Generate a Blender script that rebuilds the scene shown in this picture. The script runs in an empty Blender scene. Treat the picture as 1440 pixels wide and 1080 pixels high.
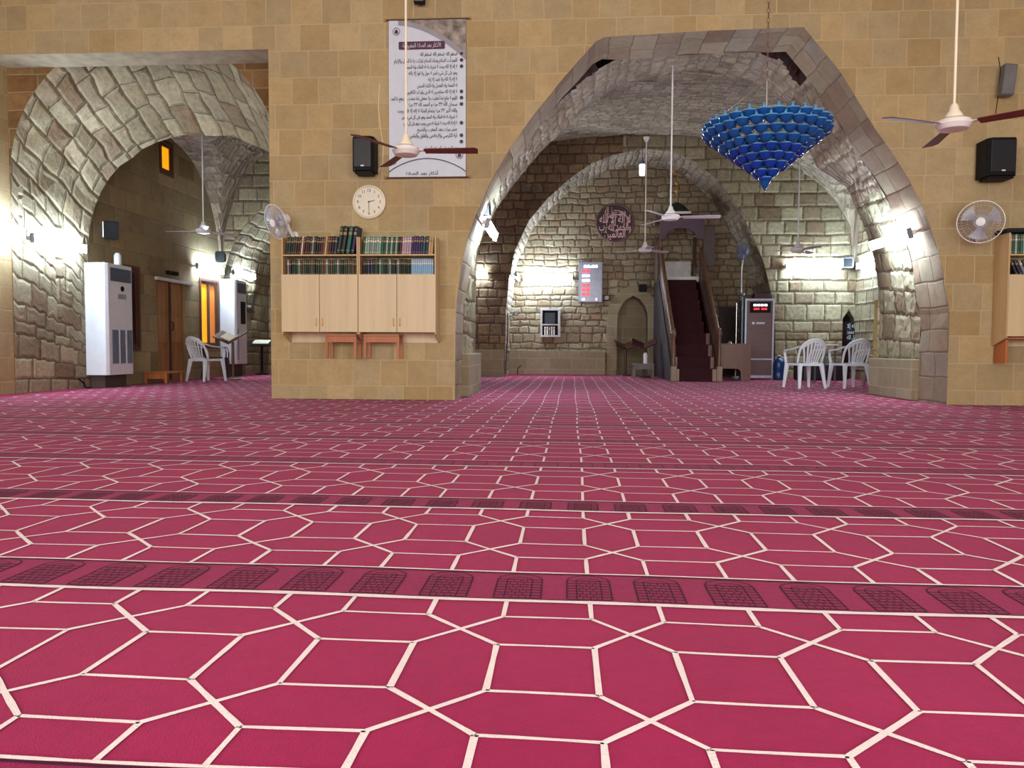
import bpy, math, random
from math import sin, cos, pi, atan, sqrt
from mathutils import Vector, Matrix
DAY_FILL = 420.; TS = 225.
rnd = random.Random(7)
SC = bpy.context.scene
COL = SC.collection
# ---------------------------------------------------------------- camera and measuring helpers
F = 1080.0; EYE = 0.65
YAW = atan(.0657); PITCH = atan(.047); ROLL = .005
def _rot():
    cy, sy, cp, sp = cos(YAW), sin(YAW), cos(PITCH), sin(PITCH)
    f = Vector((-sy*cp, cy*cp, -sp)); r = Vector((cy, sy, 0)); u = r.cross(f)
    c, s = cos(ROLL), sin(ROLL)
    return c*r+s*u, -s*r+c*u, f
RV, UV_, FV = _rot()
def ray(px, py): return FV+RV*((px-720)/F)-UV_*((py-540)/F)
def at(px, py, Y): d = ray(px, py); t = Y/d.y; return Vector((d.x*t, Y, EYE+d.z*t))
def atx(px, py, X): d = ray(px, py); t = X/d.x; return Vector((X, d.y*t, EYE+d.z*t))
def fl(px, py, Z=0.): d = ray(px, py); t = (Z-EYE)/d.z; return Vector((d.x*t, d.y*t, Z))
cam_d = bpy.data.cameras.new('camera'); cam = bpy.data.objects.new('camera', cam_d); COL.objects.link(cam)
cam_d.sensor_width = 36; cam_d.lens = 36*F/1440; cam_d.clip_end = 100; cam_d.clip_start = .05
M3 = Matrix((RV, UV_, -FV)).transposed()
cam.matrix_world = Matrix.Translation((0, 0, EYE)) @ M3.to_4x4()
SC.camera = cam
SC.view_settings.view_transform = 'Standard'; SC.view_settings.look = 'None'
SC.view_settings.gamma = 1; SC.view_settings.use_curve_mapping = False
SC.view_settings.exposure = 0.0
SC.cycles.use_denoising = True
SC.cycles.max_bounces = 6; SC.cycles.diffuse_bounces = 4; SC.cycles.sample_clamp_indirect = 6
# ---------------------------------------------------------------- materials
def lin(c):
    return tuple(((v/255)/12.92 if v/255 <= .04045 else ((v/255+.055)/1.055)**2.4) for v in c)+(1,)
def mk(name):
    m = bpy.data.materials.new(name); m.use_nodes = True
    nt = m.node_tree; b = nt.nodes['Principled BSDF']
    return m, nt, b
def N(nt, t, **k):
    n = nt.nodes.new(t)
    for a, v in k.items(): setattr(n, a, v)
    return n
def setin(nt, sock, v):
    if hasattr(v, 'is_output') or isinstance(v, bpy.types.NodeSocket): nt.links.new(v, sock)
    else: sock.default_value = v
def mth(nt, op, a, b=None, c=None):
    n = N(nt, 'ShaderNodeMath', operation=op)
    setin(nt, n.inputs[0], a)
    if b is not None: setin(nt, n.inputs[1], b)
    if c is not None: setin(nt, n.inputs[2], c)
    return n.outputs[0]
def smooth(nt, v, a, b, lo=0., hi=1.):
    n = N(nt, 'ShaderNodeMapRange', interpolation_type='SMOOTHSTEP')
    setin(nt, n.inputs['Value'], v); n.inputs['From Min'].default_value = a; n.inputs['From Max'].default_value = b
    n.inputs['To Min'].default_value = lo; n.inputs['To Max'].default_value = hi
    return n.outputs[0]
def mixc(nt, f, a, b, blend='MIX'):
    n = N(nt, 'ShaderNodeMix', data_type='RGBA', blend_type=blend)
    setin(nt, n.inputs[0], f); setin(nt, n.inputs[6], a); setin(nt, n.inputs[7], b)
    return n.outputs[2]
def ramp(nt, f, stops, interp='LINEAR'):
    n = N(nt, 'ShaderNodeValToRGB'); n.color_ramp.interpolation = interp
    e = n.color_ramp.elements
    while len(e) < len(stops): e.new(.5)
    for i, (p, c) in enumerate(stops): e[i].position = p; e[i].color = c
    setin(nt, n.inputs[0], f); return n.outputs[0]
def noise(nt, vec, scale, detail=3, rough=.55, dim='3D'):
    n = N(nt, 'ShaderNodeTexNoise', noise_dimensions=dim); n.inputs['Scale'].default_value = scale
    n.inputs['Detail'].default_value = detail; n.inputs['Roughness'].default_value = rough
    if vec is not None: nt.links.new(vec, n.inputs['Vector'])
    return n
def plain(name, col, rough=.5, metal=0., var=0.06, nscale=8., bump=0., emit=None, est=0., trans=0., alpha=1., stretch=None, spec=.5):
    m, nt, b = mk(name)
    tc = N(nt, 'ShaderNodeTexCoord'); v = tc.outputs['Object']
    if stretch:
        mp = N(nt, 'ShaderNodeMapping'); mp.inputs['Scale'].default_value = stretch; nt.links.new(v, mp.inputs[0]); v = mp.outputs[0]
    n = noise(nt, v, nscale, 4)
    c = lin(col); lo = tuple(max(0, x*(1-var*2)) for x in c[:3])+(1,); hi = tuple(min(1, x*(1+var*2)) for x in c[:3])+(1,)
    nt.links.new(ramp(nt, n.outputs['Fac'], [(.3, lo), (.7, hi)]), b.inputs['Base Color'])
    b.inputs['Roughness'].default_value = rough; b.inputs['Metallic'].default_value = metal
    b.inputs['Specular IOR Level'].default_value = spec
    if bump:
        bp = N(nt, 'ShaderNodeBump'); bp.inputs['Strength'].default_value = bump; bp.inputs['Distance'].default_value = .01
        nt.links.new(n.outputs['Fac'], bp.inputs['Height']); nt.links.new(bp.outputs[0], b.inputs['Normal'])
    if emit: b.inputs['Emission Color'].default_value = lin(emit); b.inputs['Emission Strength'].default_value = est
    if trans: b.inputs['Transmission Weight'].default_value = trans
    if alpha < 1: b.inputs['Alpha'].default_value = alpha
    return m
def wood(name, col, rough=.45, grain=.18, axis=2, scale=6.):
    m, nt, b = mk(name)
    tc = N(nt, 'ShaderNodeTexCoord'); mp = N(nt, 'ShaderNodeMapping'); s = [1., 1., 1.]
    for i in range(3): s[i] = .12 if i == axis else 2.2
    mp.inputs['Scale'].default_value = s; nt.links.new(tc.outputs['Object'], mp.inputs[0])
    n = noise(nt, mp.outputs[0], scale, 6, .65)
    c = lin(col)[:3]
    d = tuple(x*(1-grain*1.6) for x in c)+(1,); h = tuple(min(1, x*(1+grain)) for x in c)+(1,)
    nt.links.new(ramp(nt, n.outputs['Fac'], [(.3, d), (.5, c+(1,)), (.72, h)]), b.inputs['Base Color'])
    b.inputs['Roughness'].default_value = rough
    return m
def masonry(name, rh, bl, cols, mortar, joint=.012, warp=.02, wscale=2.5, bump=.5, depth=.02, rr=.3, br=.7, grain=.25, gscale=14., rough=.9, stain=.3, round_=.03, pits=0.):
    """coursed stone: rows along v, irregular block lengths along u (UVs are metres)"""
    m, nt, b = mk(name)
    uv = N(nt, 'ShaderNodeUVMap'); src = uv.outputs[0]
    nz = noise(nt, src, wscale, 2, .5)
    sub = N(nt, 'ShaderNodeVectorMath', operation='SUBTRACT'); nt.links.new(nz.outputs['Color'], sub.inputs[0]); sub.inputs[1].default_value = (.5, .5, .5)
    sc = N(nt, 'ShaderNodeVectorMath', operation='SCALE'); nt.links.new(sub.outputs[0], sc.inputs[0]); sc.inputs['Scale'].default_value = warp*2
    add = N(nt, 'ShaderNodeVectorMath', operation='ADD'); nt.links.new(src, add.inputs[0]); nt.links.new(sc.outputs[0], add.inputs[1])
    sx = N(nt, 'ShaderNodeSeparateXYZ'); nt.links.new(add.outputs[0], sx.inputs[0])
    vr = mth(nt, 'DIVIDE', sx.outputs[1], rh)
    r1 = N(nt, 'ShaderNodeTexVoronoi', voronoi_dimensions='1D', feature='F1'); r1.inputs['Scale'].default_value = 1; r1.inputs['Randomness'].default_value = rr
    r2 = N(nt, 'ShaderNodeTexVoronoi', voronoi_dimensions='1D', feature='DISTANCE_TO_EDGE'); r2.inputs['Scale'].default_value = 1; r2.inputs['Randomness'].default_value = rr
    for r in (r1, r2): nt.links.new(vr, r.inputs['W'])
    rid = N(nt, 'ShaderNodeSeparateColor'); nt.links.new(r1.outputs['Color'], rid.inputs[0])
    off = mth(nt, 'MULTIPLY', rid.outputs[0], 311.7)
    ur = mth(nt, 'ADD', mth(nt, 'DIVIDE', sx.outputs[0], bl), off)
    c1 = N(nt, 'ShaderNodeTexVoronoi', voronoi_dimensions='1D', feature='F1'); c2 = N(nt, 'ShaderNodeTexVoronoi', voronoi_dimensions='1D', feature='DISTANCE_TO_EDGE')
    for r in (c1, c2):
        r.inputs['Scale'].default_value = 1; r.inputs['Randomness'].default_value = br; nt.links.new(ur, r.inputs['W'])
    dist = mth(nt, 'MINIMUM', mth(nt, 'MULTIPLY', r2.outputs['Distance'], rh), mth(nt, 'MULTIPLY', c2.outputs['Distance'], bl))
    fine = noise(nt, src, gscale, 6, .65)
    fine2 = noise(nt, src, gscale*5, 3, .6)
    dj = mth(nt, 'ADD', dist, mth(nt, 'MULTIPLY', mth(nt, 'SUBTRACT', fine.outputs['Fac'], .5), joint*1.6))
    mask = smooth(nt, dj, joint*.35, joint)
    cid = N(nt, 'ShaderNodeSeparateColor'); nt.links.new(c1.outputs['Color'], cid.inputs[0])
    k = len(cols)
    stone = ramp(nt, cid.outputs[1], [(i/max(1, k-1), lin(c)) for i, c in enumerate(cols)])
    g = mth(nt, 'ADD', mth(nt, 'MULTIPLY', fine.outputs['Fac'], .65), mth(nt, 'MULTIPLY', fine2.outputs['Fac'], .35))
    gr = ramp(nt, g, [(.3, (1-grain*1.8,)*3+(1,)), (.7, (1+grain,)*3+(1,))])
    stone = mixc(nt, 1., stone, gr, 'MULTIPLY')
    big = noise(nt, src, .55, 5, .6)
    st = ramp(nt, big.outputs['Fac'], [(.35, (1-stain, 1-stain*1.05, 1-stain*1.15, 1)), (.62, (1, 1, 1, 1))])
    col = mixc(nt, mask, lin(mortar), stone)
    col = mixc(nt, 1., col, st, 'MULTIPLY')
    nt.links.new(col, b.inputs['Base Color']); b.inputs['Roughness'].default_value = rough
    b.inputs['Specular IOR Level'].default_value = .25
    h = mth(nt, 'ADD', smooth(nt, dj, 0., round_), mth(nt, 'MULTIPLY', g, .55*(1+pits*2)))
    if pits:
        pv = N(nt, 'ShaderNodeTexVoronoi'); pv.inputs['Scale'].default_value = 9; nt.links.new(add.outputs[0], pv.inputs['Vector'])
        h = mth(nt, 'ADD', h, mth(nt, 'MULTIPLY', smooth(nt, pv.outputs['Distance'], .0, .5), pits))
    bp = N(nt, 'ShaderNodeBump'); bp.inputs['Strength'].default_value = bump; bp.inputs['Distance'].default_value = depth
    nt.links.new(h, bp.inputs['Height']); nt.links.new(bp.outputs[0], b.inputs['Normal'])
    return m
# ---------------------------------------------------------------- mesh builder
class MB:
    def __init__(s): s.v = []; s.f = []; s.m = []; s.uv = []
    def face(s, pts, m=0, uv=None):
        i = len(s.v); s.v += [tuple(p) for p in pts]; s.f.append(tuple(range(i, i+len(pts)))); s.m.append(m); s.uv.append(uv)
    def grid(s, fn, nu, nv, m=0, uvf=None, flip=False, wrapu=False, uvm=None):
        i = len(s.v)
        for a in range(nu+1):
            for b in range(nv+1): s.v.append(tuple(fn(a/nu, b/nv)))
        for a in range(nu):
            for b in range(nv):
                q = [i+a*(nv+1)+b, i+(a+1)*(nv+1)+b, i+(a+1)*(nv+1)+b+1, i+a*(nv+1)+b+1]
                w = [(a, b), (a+1, b), (a+1, b+1), (a, b+1)]
                if flip: q.reverse(); w.reverse()
                s.f.append(tuple(q)); s.m.append(m); s.uv.append([uvf(x/nu, y/nv) for x, y in w] if uvf else None)
        return s
    def box(s, x0, x1, y0, y1, z0, z1, m=0, T=None):
        c = [Vector((x, y, z)) for z in (z0, z1) for y in (y0, y1) for x in (x0, x1)]
        if T: c = [T @ p for p in c]
        i = len(s.v); s.v += [tuple(p) for p in c]
        for q in ((0, 2, 3, 1), (4, 5, 7, 6), (0, 1, 5, 4), (2, 6, 7, 3), (0, 4, 6, 2), (1, 3, 7, 5)):
            s.f.append(tuple(i+k for k in q)); s.m.append(m)
            uv = []
            for k in q:
                p = c[k]
                uv.append((p.x, p.z) if q in ((0, 1, 5, 4), (2, 6, 7, 3)) else ((p.y, p.z) if q in ((0, 4, 6, 2), (1, 3, 7, 5)) else (p.x, p.y)))
            s.uv.append(uv)
        return s
    def ring(s, pts, m=0):
        i = len(s.v); s.v += [tuple(p) for p in pts]; return i
    def tube(s, pts, r, n=8, m=0, caps=True, closed=False):
        pts = [Vector(p) for p in pts]; L = len(pts); rs = r if isinstance(r, (list, tuple)) else [r]*L
        idx = []; prev = None
        for k, p in enumerate(pts):
            if closed: d = pts[(k+1) % L]-pts[k-1]
            else: d = pts[min(k+1, L-1)]-pts[max(k-1, 0)]
            d.normalize()
            if prev is None:
                a = Vector((0, 0, 1)) if abs(d.z) < .9 else Vector((1, 0, 0)); x = d.cross(a).normalized()
            else: x = (prev-d*prev.dot(d)).normalized()
            prev = x; y = d.cross(x)
            idx.append(s.ring([p+(x*cos(2*pi*j/n)+y*sin(2*pi*j/n))*rs[k] for j in range(n)]))
        for k in range(L if closed else L-1):
            a, b = idx[k], idx[(k+1) % L]
            for j in range(n):
                s.f.append((a+j, a+(j+1) % n, b+(j+1) % n, b+j)); s.m.append(m); s.uv.append(None)
        if caps and not closed:
            s.f.append(tuple(idx[0]+j for j in reversed(range(n)))); s.m.append(m); s.uv.append(None)
            s.f.append(tuple(idx[-1]+j for j in range(n))); s.m.append(m); s.uv.append(None)
        return s
    def lathe(s, prof, c=(0, 0, 0), n=16, axis='z', m=0):
        c = Vector(c); idx = []
        for r, h in prof:
            P = []
            for j in range(n):
                a = 2*pi*j/n; q = (r*cos(a), r*sin(a), h)
                if axis == 'y': q = (q[0], -q[2], q[1])
                if axis == 'x': q = (q[2], q[0], q[1])
                P.append(c+Vector(q))
            idx.append(s.ring(P))
        for k in range(len(prof)-1):
            a, b = idx[k], idx[k+1]
            for j in range(n): s.f.append((a+j, a+(j+1) % n, b+(j+1) % n, b+j)); s.m.append(m); s.uv.append(None)
        for k, rev in ((0, True), (-1, False)):
            if prof[k][0] > 1e-4:
                q = [idx[k]+j for j in range(n)]
                s.f.append(tuple(reversed(q)) if rev else tuple(q)); s.m.append(m); s.uv.append(None)
        return s
    def prism(s, poly, lo, hi, axis='y', m=0):
        """polygon (a,b) extruded along axis. y: (x,z); x: (y,z); z: (x,y)"""
        def P(a, b, h): return {'y': (a, h, b), 'x': (h, a, b), 'z': (a, b, h)}[axis]
        n = len(poly); i = len(s.v)
        s.v += [P(a, b, lo) for a, b in poly]+[P(a, b, hi) for a, b in poly]
        s.f.append(tuple(range(i, i+n))); s.f.append(tuple(i+n+j for j in reversed(range(n)))); s.m += [m, m]; s.uv += [None, None]
        for j in range(n):
            k = (j+1) % n; s.f.append((i+j, i+n+j, i+n+k, i+k)); s.m.append(m); s.uv.append(None)
        return s
    def add(s, o, T):
        i = len(s.v); s.v += [tuple(T @ Vector(p)) for p in o.v]
        s.f += [tuple(i+k for k in q) for q in o.f]; s.m += o.m; s.uv += o.uv
        return s
    def build(s, name, mats, parent=None, org=(0, 0, 0), smooth=False, bevel=0., rot=None):
        me = bpy.data.meshes.new(name); o3 = Vector(org)
        me.from_pydata([tuple(Vector(p)-o3) for p in s.v], [], s.f)
        if not isinstance(mats, (list, tuple)): mats = [mats]
        for q in mats: me.materials.append(q)
        me.polygons.foreach_set('material_index', s.m)
        if any(u is not None for u in s.uv):
            l = me.uv_layers.new(name='UVMap'); k = 0
            for q, u in zip(s.f, s.uv):
                for j in range(len(q)):
                    l.data[k].uv = u[j] if u else (s.v[q[j]][0]+s.v[q[j]][1], s.v[q[j]][2]); k += 1
        me.update()
        if smooth:
            me.polygons.foreach_set('use_smooth', [True]*len(me.polygons))
            if smooth != 'all': me.set_sharp_from_angle(angle=math.radians(38))
        o = bpy.data.objects.new(name, me); COL.objects.link(o); o.location = org
        if parent is not None: o.parent = parent
        if bevel:
            b = o.modifiers.new('bevel', 'BEVEL'); b.width = bevel; b.segments = 2; b.limit_method = 'ANGLE'
        return o
def tag(o, label, cat, group=None, kind=None):
    if label: o['label'] = label
    if cat: o['category'] = cat
    if group: o['group'] = group
    if kind: o['kind'] = kind
    return o
def struct(o): o['kind'] = 'structure'; return o
def thing(name, label, cat, loc, rz=0., group=None):
    e = bpy.data.objects.new(name, None); COL.objects.link(e); e.location = loc; e.rotation_euler = (0, 0, rz); e.empty_display_size = .1
    return tag(e, label, cat, group)
def copy_tree(o, parent=None):
    c = o.copy(); COL.objects.link(c)
    if parent is not None: c.parent = parent
    for ch in [k for k in ALLC(o)]: copy_tree(ch, c)
    return c
def ALLC(o): return [k for k in COL.objects if k.parent == o]
def dup(o, loc, rz, label, group=None):
    c = copy_tree(o); c.location = loc; c.rotation_euler[2] = rz; c['label'] = label
    if group: c['group'] = group
    return c
# ---------------------------------------------------------------- palette
FRONT = masonry('front_ashlar', .315, .34, [(182, 163, 122), (170, 152, 114), (190, 168, 124), (172, 150, 108), (184, 166, 128), (174, 158, 122), (194, 174, 132)], (194, 175, 136), joint=.007, warp=.008, bump=.25, depth=.008, br=.55, rr=.12, grain=.10, gscale=5, stain=.12, round_=.012)
REVEAL = masonry('reveal_ashlar', .30, .42, [(166, 152, 128), (150, 134, 112), (174, 158, 132), (140, 116, 94), (160, 150, 134)], (112, 98, 80), joint=.009, warp=.012, bump=.35, depth=.012, grain=.14, gscale=8, stain=.25, round_=.02)
VAULT = masonry('vault_rubble', .17, .26, [(186, 170, 146), (166, 150, 130), (194, 178, 152), (176, 160, 142), (150, 134, 116), (188, 174, 156)], (140, 124, 106), joint=.014, warp=.07, wscale=3.5, bump=.8, depth=.035, rr=.7, br=.9, grain=.3, gscale=10, stain=.3, round_=.05, pits=.35)
ROUGHW = masonry('rough_block', .27, .40, [(174, 164, 134), (152, 142, 114), (188, 178, 146), (138, 118, 92), (164, 154, 128)], (92, 80, 60), joint=.012, warp=.022, wscale=2.2, bump=.85, depth=.03, rr=.75, br=.8, grain=.25, gscale=12, stain=.25, round_=.05, pits=.3)
RUBBLE = masonry('qibla_rubble', .165, .27, [(178, 164, 136), (160, 146, 120), (166, 138, 110), (188, 176, 148), (152, 134, 110), (174, 156, 126)], (104, 92, 74), joint=.013, warp=.05, wscale=4, bump=.9, depth=.03, rr=.85, br=.85, grain=.22, gscale=14, stain=.3, round_=.04, pits=.2)
BROWN = masonry('brown_rubble', .20, .30, [(150, 120, 90), (132, 108, 84), (162, 134, 102), (120, 92, 70), (146, 126, 104)], (84, 68, 52), joint=.014, warp=.035, wscale=4, bump=.9, depth=.03, rr=.6, br=.85, grain=.25, gscale=12, stain=.4, round_=.04, pits=.2)
PLINTH = masonry('plinth_ashlar', .26, .55, [(158, 148, 120), (148, 136, 110), (166, 156, 128)], (184, 174, 146), joint=.006, warp=.006, bump=.2, depth=.006, br=.5, rr=.1, grain=.1, gscale=7, stain=.15, round_=.01)
LEFTW = masonry('left_wall_ashlar', .34, .5, [(170, 154, 116), (154, 140, 108), (178, 160, 122), (144, 122, 90), (164, 150, 120)], (138, 122, 92), joint=.007, warp=.01, bump=.3, depth=.01, br=.55, rr=.2, grain=.12, gscale=7, stain=.3, round_=.02)
SPAN = masonry('spandrel_brick', .24, .42, [(140, 104, 62), (122, 90, 56), (150, 116, 74), (112, 80, 50)], (150, 132, 100), joint=.012, warp=.01, bump=.4, depth=.014, br=.5, rr=.2, grain=.18, gscale=9, stain=.4, round_=.02)
DARKM = plain('dark_recess_shade', (52, 26, 20), .95, var=.2, bump=.6)  # dark tone for recesses; on the vault hollows it is painted shade
CEIL = plain('ceiling_plaster', (196, 186, 168), .9)
LINT = plain('lintel_stone', (150, 136, 112), .9, var=.12, bump=.4, nscale=6)
# ---------------------------------------------------------------- the building
YF = 9.42; YT = 9.87; YB = 11.5; YW = 17.3; YQ = 18.8; ZC = 6.4
XL = -7.36
XP0 = at(382, 559, YF).x; XP1 = at(640, 562, YF).x; XR = at(1331, 571, YF).x
YN = -4.0; XE = 8.6
ZL = at(200, 73, YF).z
print('XP', XP0, XP1, XR, 'ZL', ZL)
# big arch outline on the front face
OUT = [(640, 562), (640, 470), (642, 425), (648, 380), (657, 338), (668, 305), (690, 255), (717, 208), (750, 162), (792, 110), (838, 58), (850, 52), (1000, 43), (1130, 38), (1150, 62), (1181, 100), (1230, 180), (1257, 218), (1280, 256), (1302, 302), (1318, 345), (1328, 395), (1332, 440), (1331, 571)]
BIG = [(at(x, y, YF).x, max(0, at(x, y, YF).z)) for x, y in OUT]
BIG[0] = (XP1, 0); BIG[-1] = (XR, 0)
BIG[1] = (XP1, BIG[1][1]); BIG[-2] = (XR, BIG[-2][1])
for i in range(1, len(BIG)):  # keep x increasing
    if BIG[i][0] <= BIG[i-1][0]: BIG[i] = (BIG[i-1][0]+.002, BIG[i][1])
def over(outline, y, top, mb, m=0, x0=None, x1=None, dy=None):
    """wall face in plane Y=y above an opening outline, from x0 to x1"""
    P = outline
    if x0 is not None and x0 < P[0][0]: mb.face([(x0, y, 0), (P[0][0], y, 0), (P[0][0], y, top), (x0, y, top)], m, [(x0, 0), (P[0][0], 0), (P[0][0], top), (x0, top)])
    for (a, za), (b, zb) in zip(P, P[1:]):
        mb.face([(a, y, za), (b, y, zb), (b, y, top), (a, y, top)], m, [(a, za), (b, zb), (b, top), (a, top)])
    if x1 is not None and x1 > P[-1][0]:
        a = P[-1][0]; mb.face([(a, y, 0), (x1, y, 0), (x1, y, top), (a, y, top)], m, [(a, 0), (x1, 0), (x1, top), (a, top)])
def proj(p):
    v = Vector(p)-Vector((0, 0, EYE)); w = v.dot(FV); return (720+F*v.dot(RV)/w, 540-F*v.dot(UV_)/w)
def inpoly(x, y, P):
    c = False
    for (a, b), (d, e) in zip(P, P[1:]+P[:1]):
        if (b > y) != (e > y) and x < (d-a)*(y-b)/(e-b)+a: c = not c
    return c
# two hollows in the vault behind the ring, gap shadow painted into their colour
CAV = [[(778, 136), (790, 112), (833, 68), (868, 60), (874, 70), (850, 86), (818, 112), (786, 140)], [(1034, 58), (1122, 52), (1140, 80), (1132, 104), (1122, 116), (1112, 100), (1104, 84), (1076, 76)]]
def intrados(outline, y0, y1, mb, m=0, ny=4, outline2=None, jit=0., seed=1, cav=None):
    r = random.Random(seed); O2 = outline2 or outline
    s = [0.]
    for (a, za), (b, zb) in zip(outline, outline[1:]): s.append(s[-1]+math.hypot(b-a, zb-za))
    J = [[(r.uniform(-jit, jit), r.uniform(-jit, jit)) if 0 < j else (0, 0) for j in range(ny+1)] for _ in outline]
    def P(i, j):
        t = j/ny; a = outline[i]; b = O2[i]
        dx, dz = J[i][j] if 0 < i < len(outline)-1 else (0, 0)
        return (a[0]*(1-t)+b[0]*t+dx, y0+(y1-y0)*t, a[1]*(1-t)+b[1]*t+dz)
    for i in range(len(outline)-1):
        for j in range(ny):
            ya, yb = y0+(y1-y0)*j/ny, y0+(y1-y0)*(j+1)/ny
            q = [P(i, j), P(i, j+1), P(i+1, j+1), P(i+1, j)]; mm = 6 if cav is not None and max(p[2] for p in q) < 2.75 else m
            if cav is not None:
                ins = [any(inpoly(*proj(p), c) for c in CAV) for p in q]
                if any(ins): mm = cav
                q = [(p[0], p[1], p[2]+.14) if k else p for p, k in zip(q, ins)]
            mb.face(q, mm, [(ya, s[i]), (yb, s[i]), (yb, s[i+1]), (ya, s[i+1])])
def densify(P, d=.12):
    out = [P[0]]
    for a, b in zip(P, P[1:]):
        n = max(1, int(math.hypot(b[0]-a[0], b[1]-a[1])/d))
        for k in range(1, n+1): out.append((a[0]+(b[0]-a[0])*k/n, a[1]+(b[1]-a[1])*k/n))
    return out
# inner vault outline behind the dressed ring: same sides, full pointed crown
i0 = 9; i1 = 15
inner = [(x+(.03 if x < 1.5 else -.03)*0, z) for x, z in BIG[:i0+1]]
apx = at(1010, 12, YF+.5)
inner[8] = (inner[8][0], inner[8][1]+.10); inner[9] = (inner[9][0], inner[9][1]+.24)
inner += [(BIG[i0][0]+.45, BIG[i0][1]+.36), (BIG[i0][0]+.95, BIG[i0][1]+.62), (1.85, BIG[i0][1]+.80), (2.35, BIG[i0][1]+.70), (2.8, BIG[i0][1]+.56), (BIG[i1][0], BIG[i1][1]+.22)] + [(x, z) for x, z in BIG[i1+1:]]
for i in range(1, len(inner)):
    if inner[i][0] <= inner[i-1][0]: inner[i] = (inner[i-1][0]+.002, inner[i][1])
# wall_front: face, pillars, arch rings
mb = MB()
over(densify(BIG, .3), YF, ZC, mb, 0, x0=XP0, x1=XE)
mb.face([(XL, YF, ZL), (XP0, YF, ZL), (XP0, YF, ZC), (XL, YF, ZC)], 0, [(XL, ZL), (XP0, ZL), (XP0, ZC), (XL, ZC)])
YA = 10.15
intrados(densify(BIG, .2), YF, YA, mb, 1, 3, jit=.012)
BK = [(667, 548), (667, 480), (665, 430), (665, 400), (667, 368), (680, 330), (700, 291), (722, 260), (756, 218), (803, 172)]
back = [(at(x, y, YB).x, max(0, at(x, y, YB).z)) for x, y in BK]; back[0] = (back[0][0], 0)
nr = len(inner)-len(BK)
BR_ = [(1190, 262), (1203, 290), (1218, 325), (1228, 360), (1235, 400), (1237, 440), (1234, 556)]
rb_pts = [(at(x, y, YB).x, max(0, at(x, y, YB).z)) for x, y in BR_]; rb_pts[-1] = (rb_pts[-2][0]+.002, 0)
mids = inner[len(BK):len(inner)-len(BR_)]
back = back + [(x, z+.03) for x, z in mids] + rb_pts
def densify2(P, Q, d):
    A, B = [P[0]], [Q[0]]
    for k in range(len(P)-1):
        n = max(1, int(math.hypot(P[k+1][0]-P[k][0], P[k+1][1]-P[k][1])/d))
        for j in range(1, n+1):
            A.append((P[k][0]+(P[k+1][0]-P[k][0])*j/n, P[k][1]+(P[k+1][1]-P[k][1])*j/n)); B.append((Q[k][0]+(Q[k+1][0]-Q[k][0])*j/n, Q[k][1]+(Q[k+1][1]-Q[k][1])*j/n))
    for i in range(1, len(B)):
        if B[i][0] <= B[i-1][0]: B[i] = (B[i-1][0]+.001, B[i][1])
    return A, B
D2, D3 = densify2(inner, back, .07)
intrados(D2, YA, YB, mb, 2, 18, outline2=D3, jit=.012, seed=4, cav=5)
# annular step between ring back and inner vault (top)
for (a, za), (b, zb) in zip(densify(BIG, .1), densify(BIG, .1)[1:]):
    if za > 2.6: mb.face([(a, YA, za), (a, YA, za+1.0), (b, YA, zb+1.0), (b, YA, zb)], 5, [(0, 0)]*4)  # shade of the gap put into the step's dark colour
# left opening reveals
mb.face([(XL, YF, ZL), (XL, YT, ZL), (XP0, YT, ZL), (XP0, YF, ZL)], 4, [(XL, 0), (XL, .45), (XP0, .45), (XP0, 0)])
mb.face([(XP0, YF, 0), (XP0, YB, 0), (XP0, YB, ZL), (XP0, YF, ZL)], 1, [(YF, 0), (YB, 0), (YB, ZL), (YF, ZL)])
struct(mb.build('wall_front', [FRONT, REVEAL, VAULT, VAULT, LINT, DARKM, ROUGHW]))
# outline points for the shaded hollows under the lintel
def cavity(pts, Yp, dep, name):
    mb = MB(); P = [at(x, y, Yp) for x, y in pts]
    return P
# tympanum of left opening with round arch
cx, cz, R1 = (XL+XP0)/2, at(205, 245, YT).z, (XP0-XL)/2-.012
LA = [(cx-R1, 0), (cx-R1, cz)]+[(cx-R1*cos(t*pi/24), cz+R1*1.0*sin(t*pi/24)) for t in range(1, 24)]+[(cx+R1, cz), (cx+R1, 0)]
LA[0] = (LA[0][0]-.002, 0); LA[-1] = (LA[-1][0]+.002, 0)
mb = MB()
over(LA, YT, ZC, mb, 0, x0=XL, x1=XP0)
zb = 3.55
LB = [(cx-R1, 0), (cx-R1, 1.9)]+[(cx-R1*cos(t*pi/24), 1.9+(at(285, 188, YB).z-1.9)*sin(t*pi/24)**.8) for t in range(1, 24)]+[(cx+R1, 1.9), (cx+R1, 0)]
LB[0] = (LB[0][0]-.002, 0); LB[-1] = (LB[-1][0]+.002, 0)
intrados(LA, YT, YB, mb, 1, 8, outline2=LB, jit=.03, seed=9)
over(LB, YB, ZC, mb, 1, x0=XL, x1=XP0)
struct(mb.build('trim_1', [SPAN, ROUGHW]))
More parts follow.
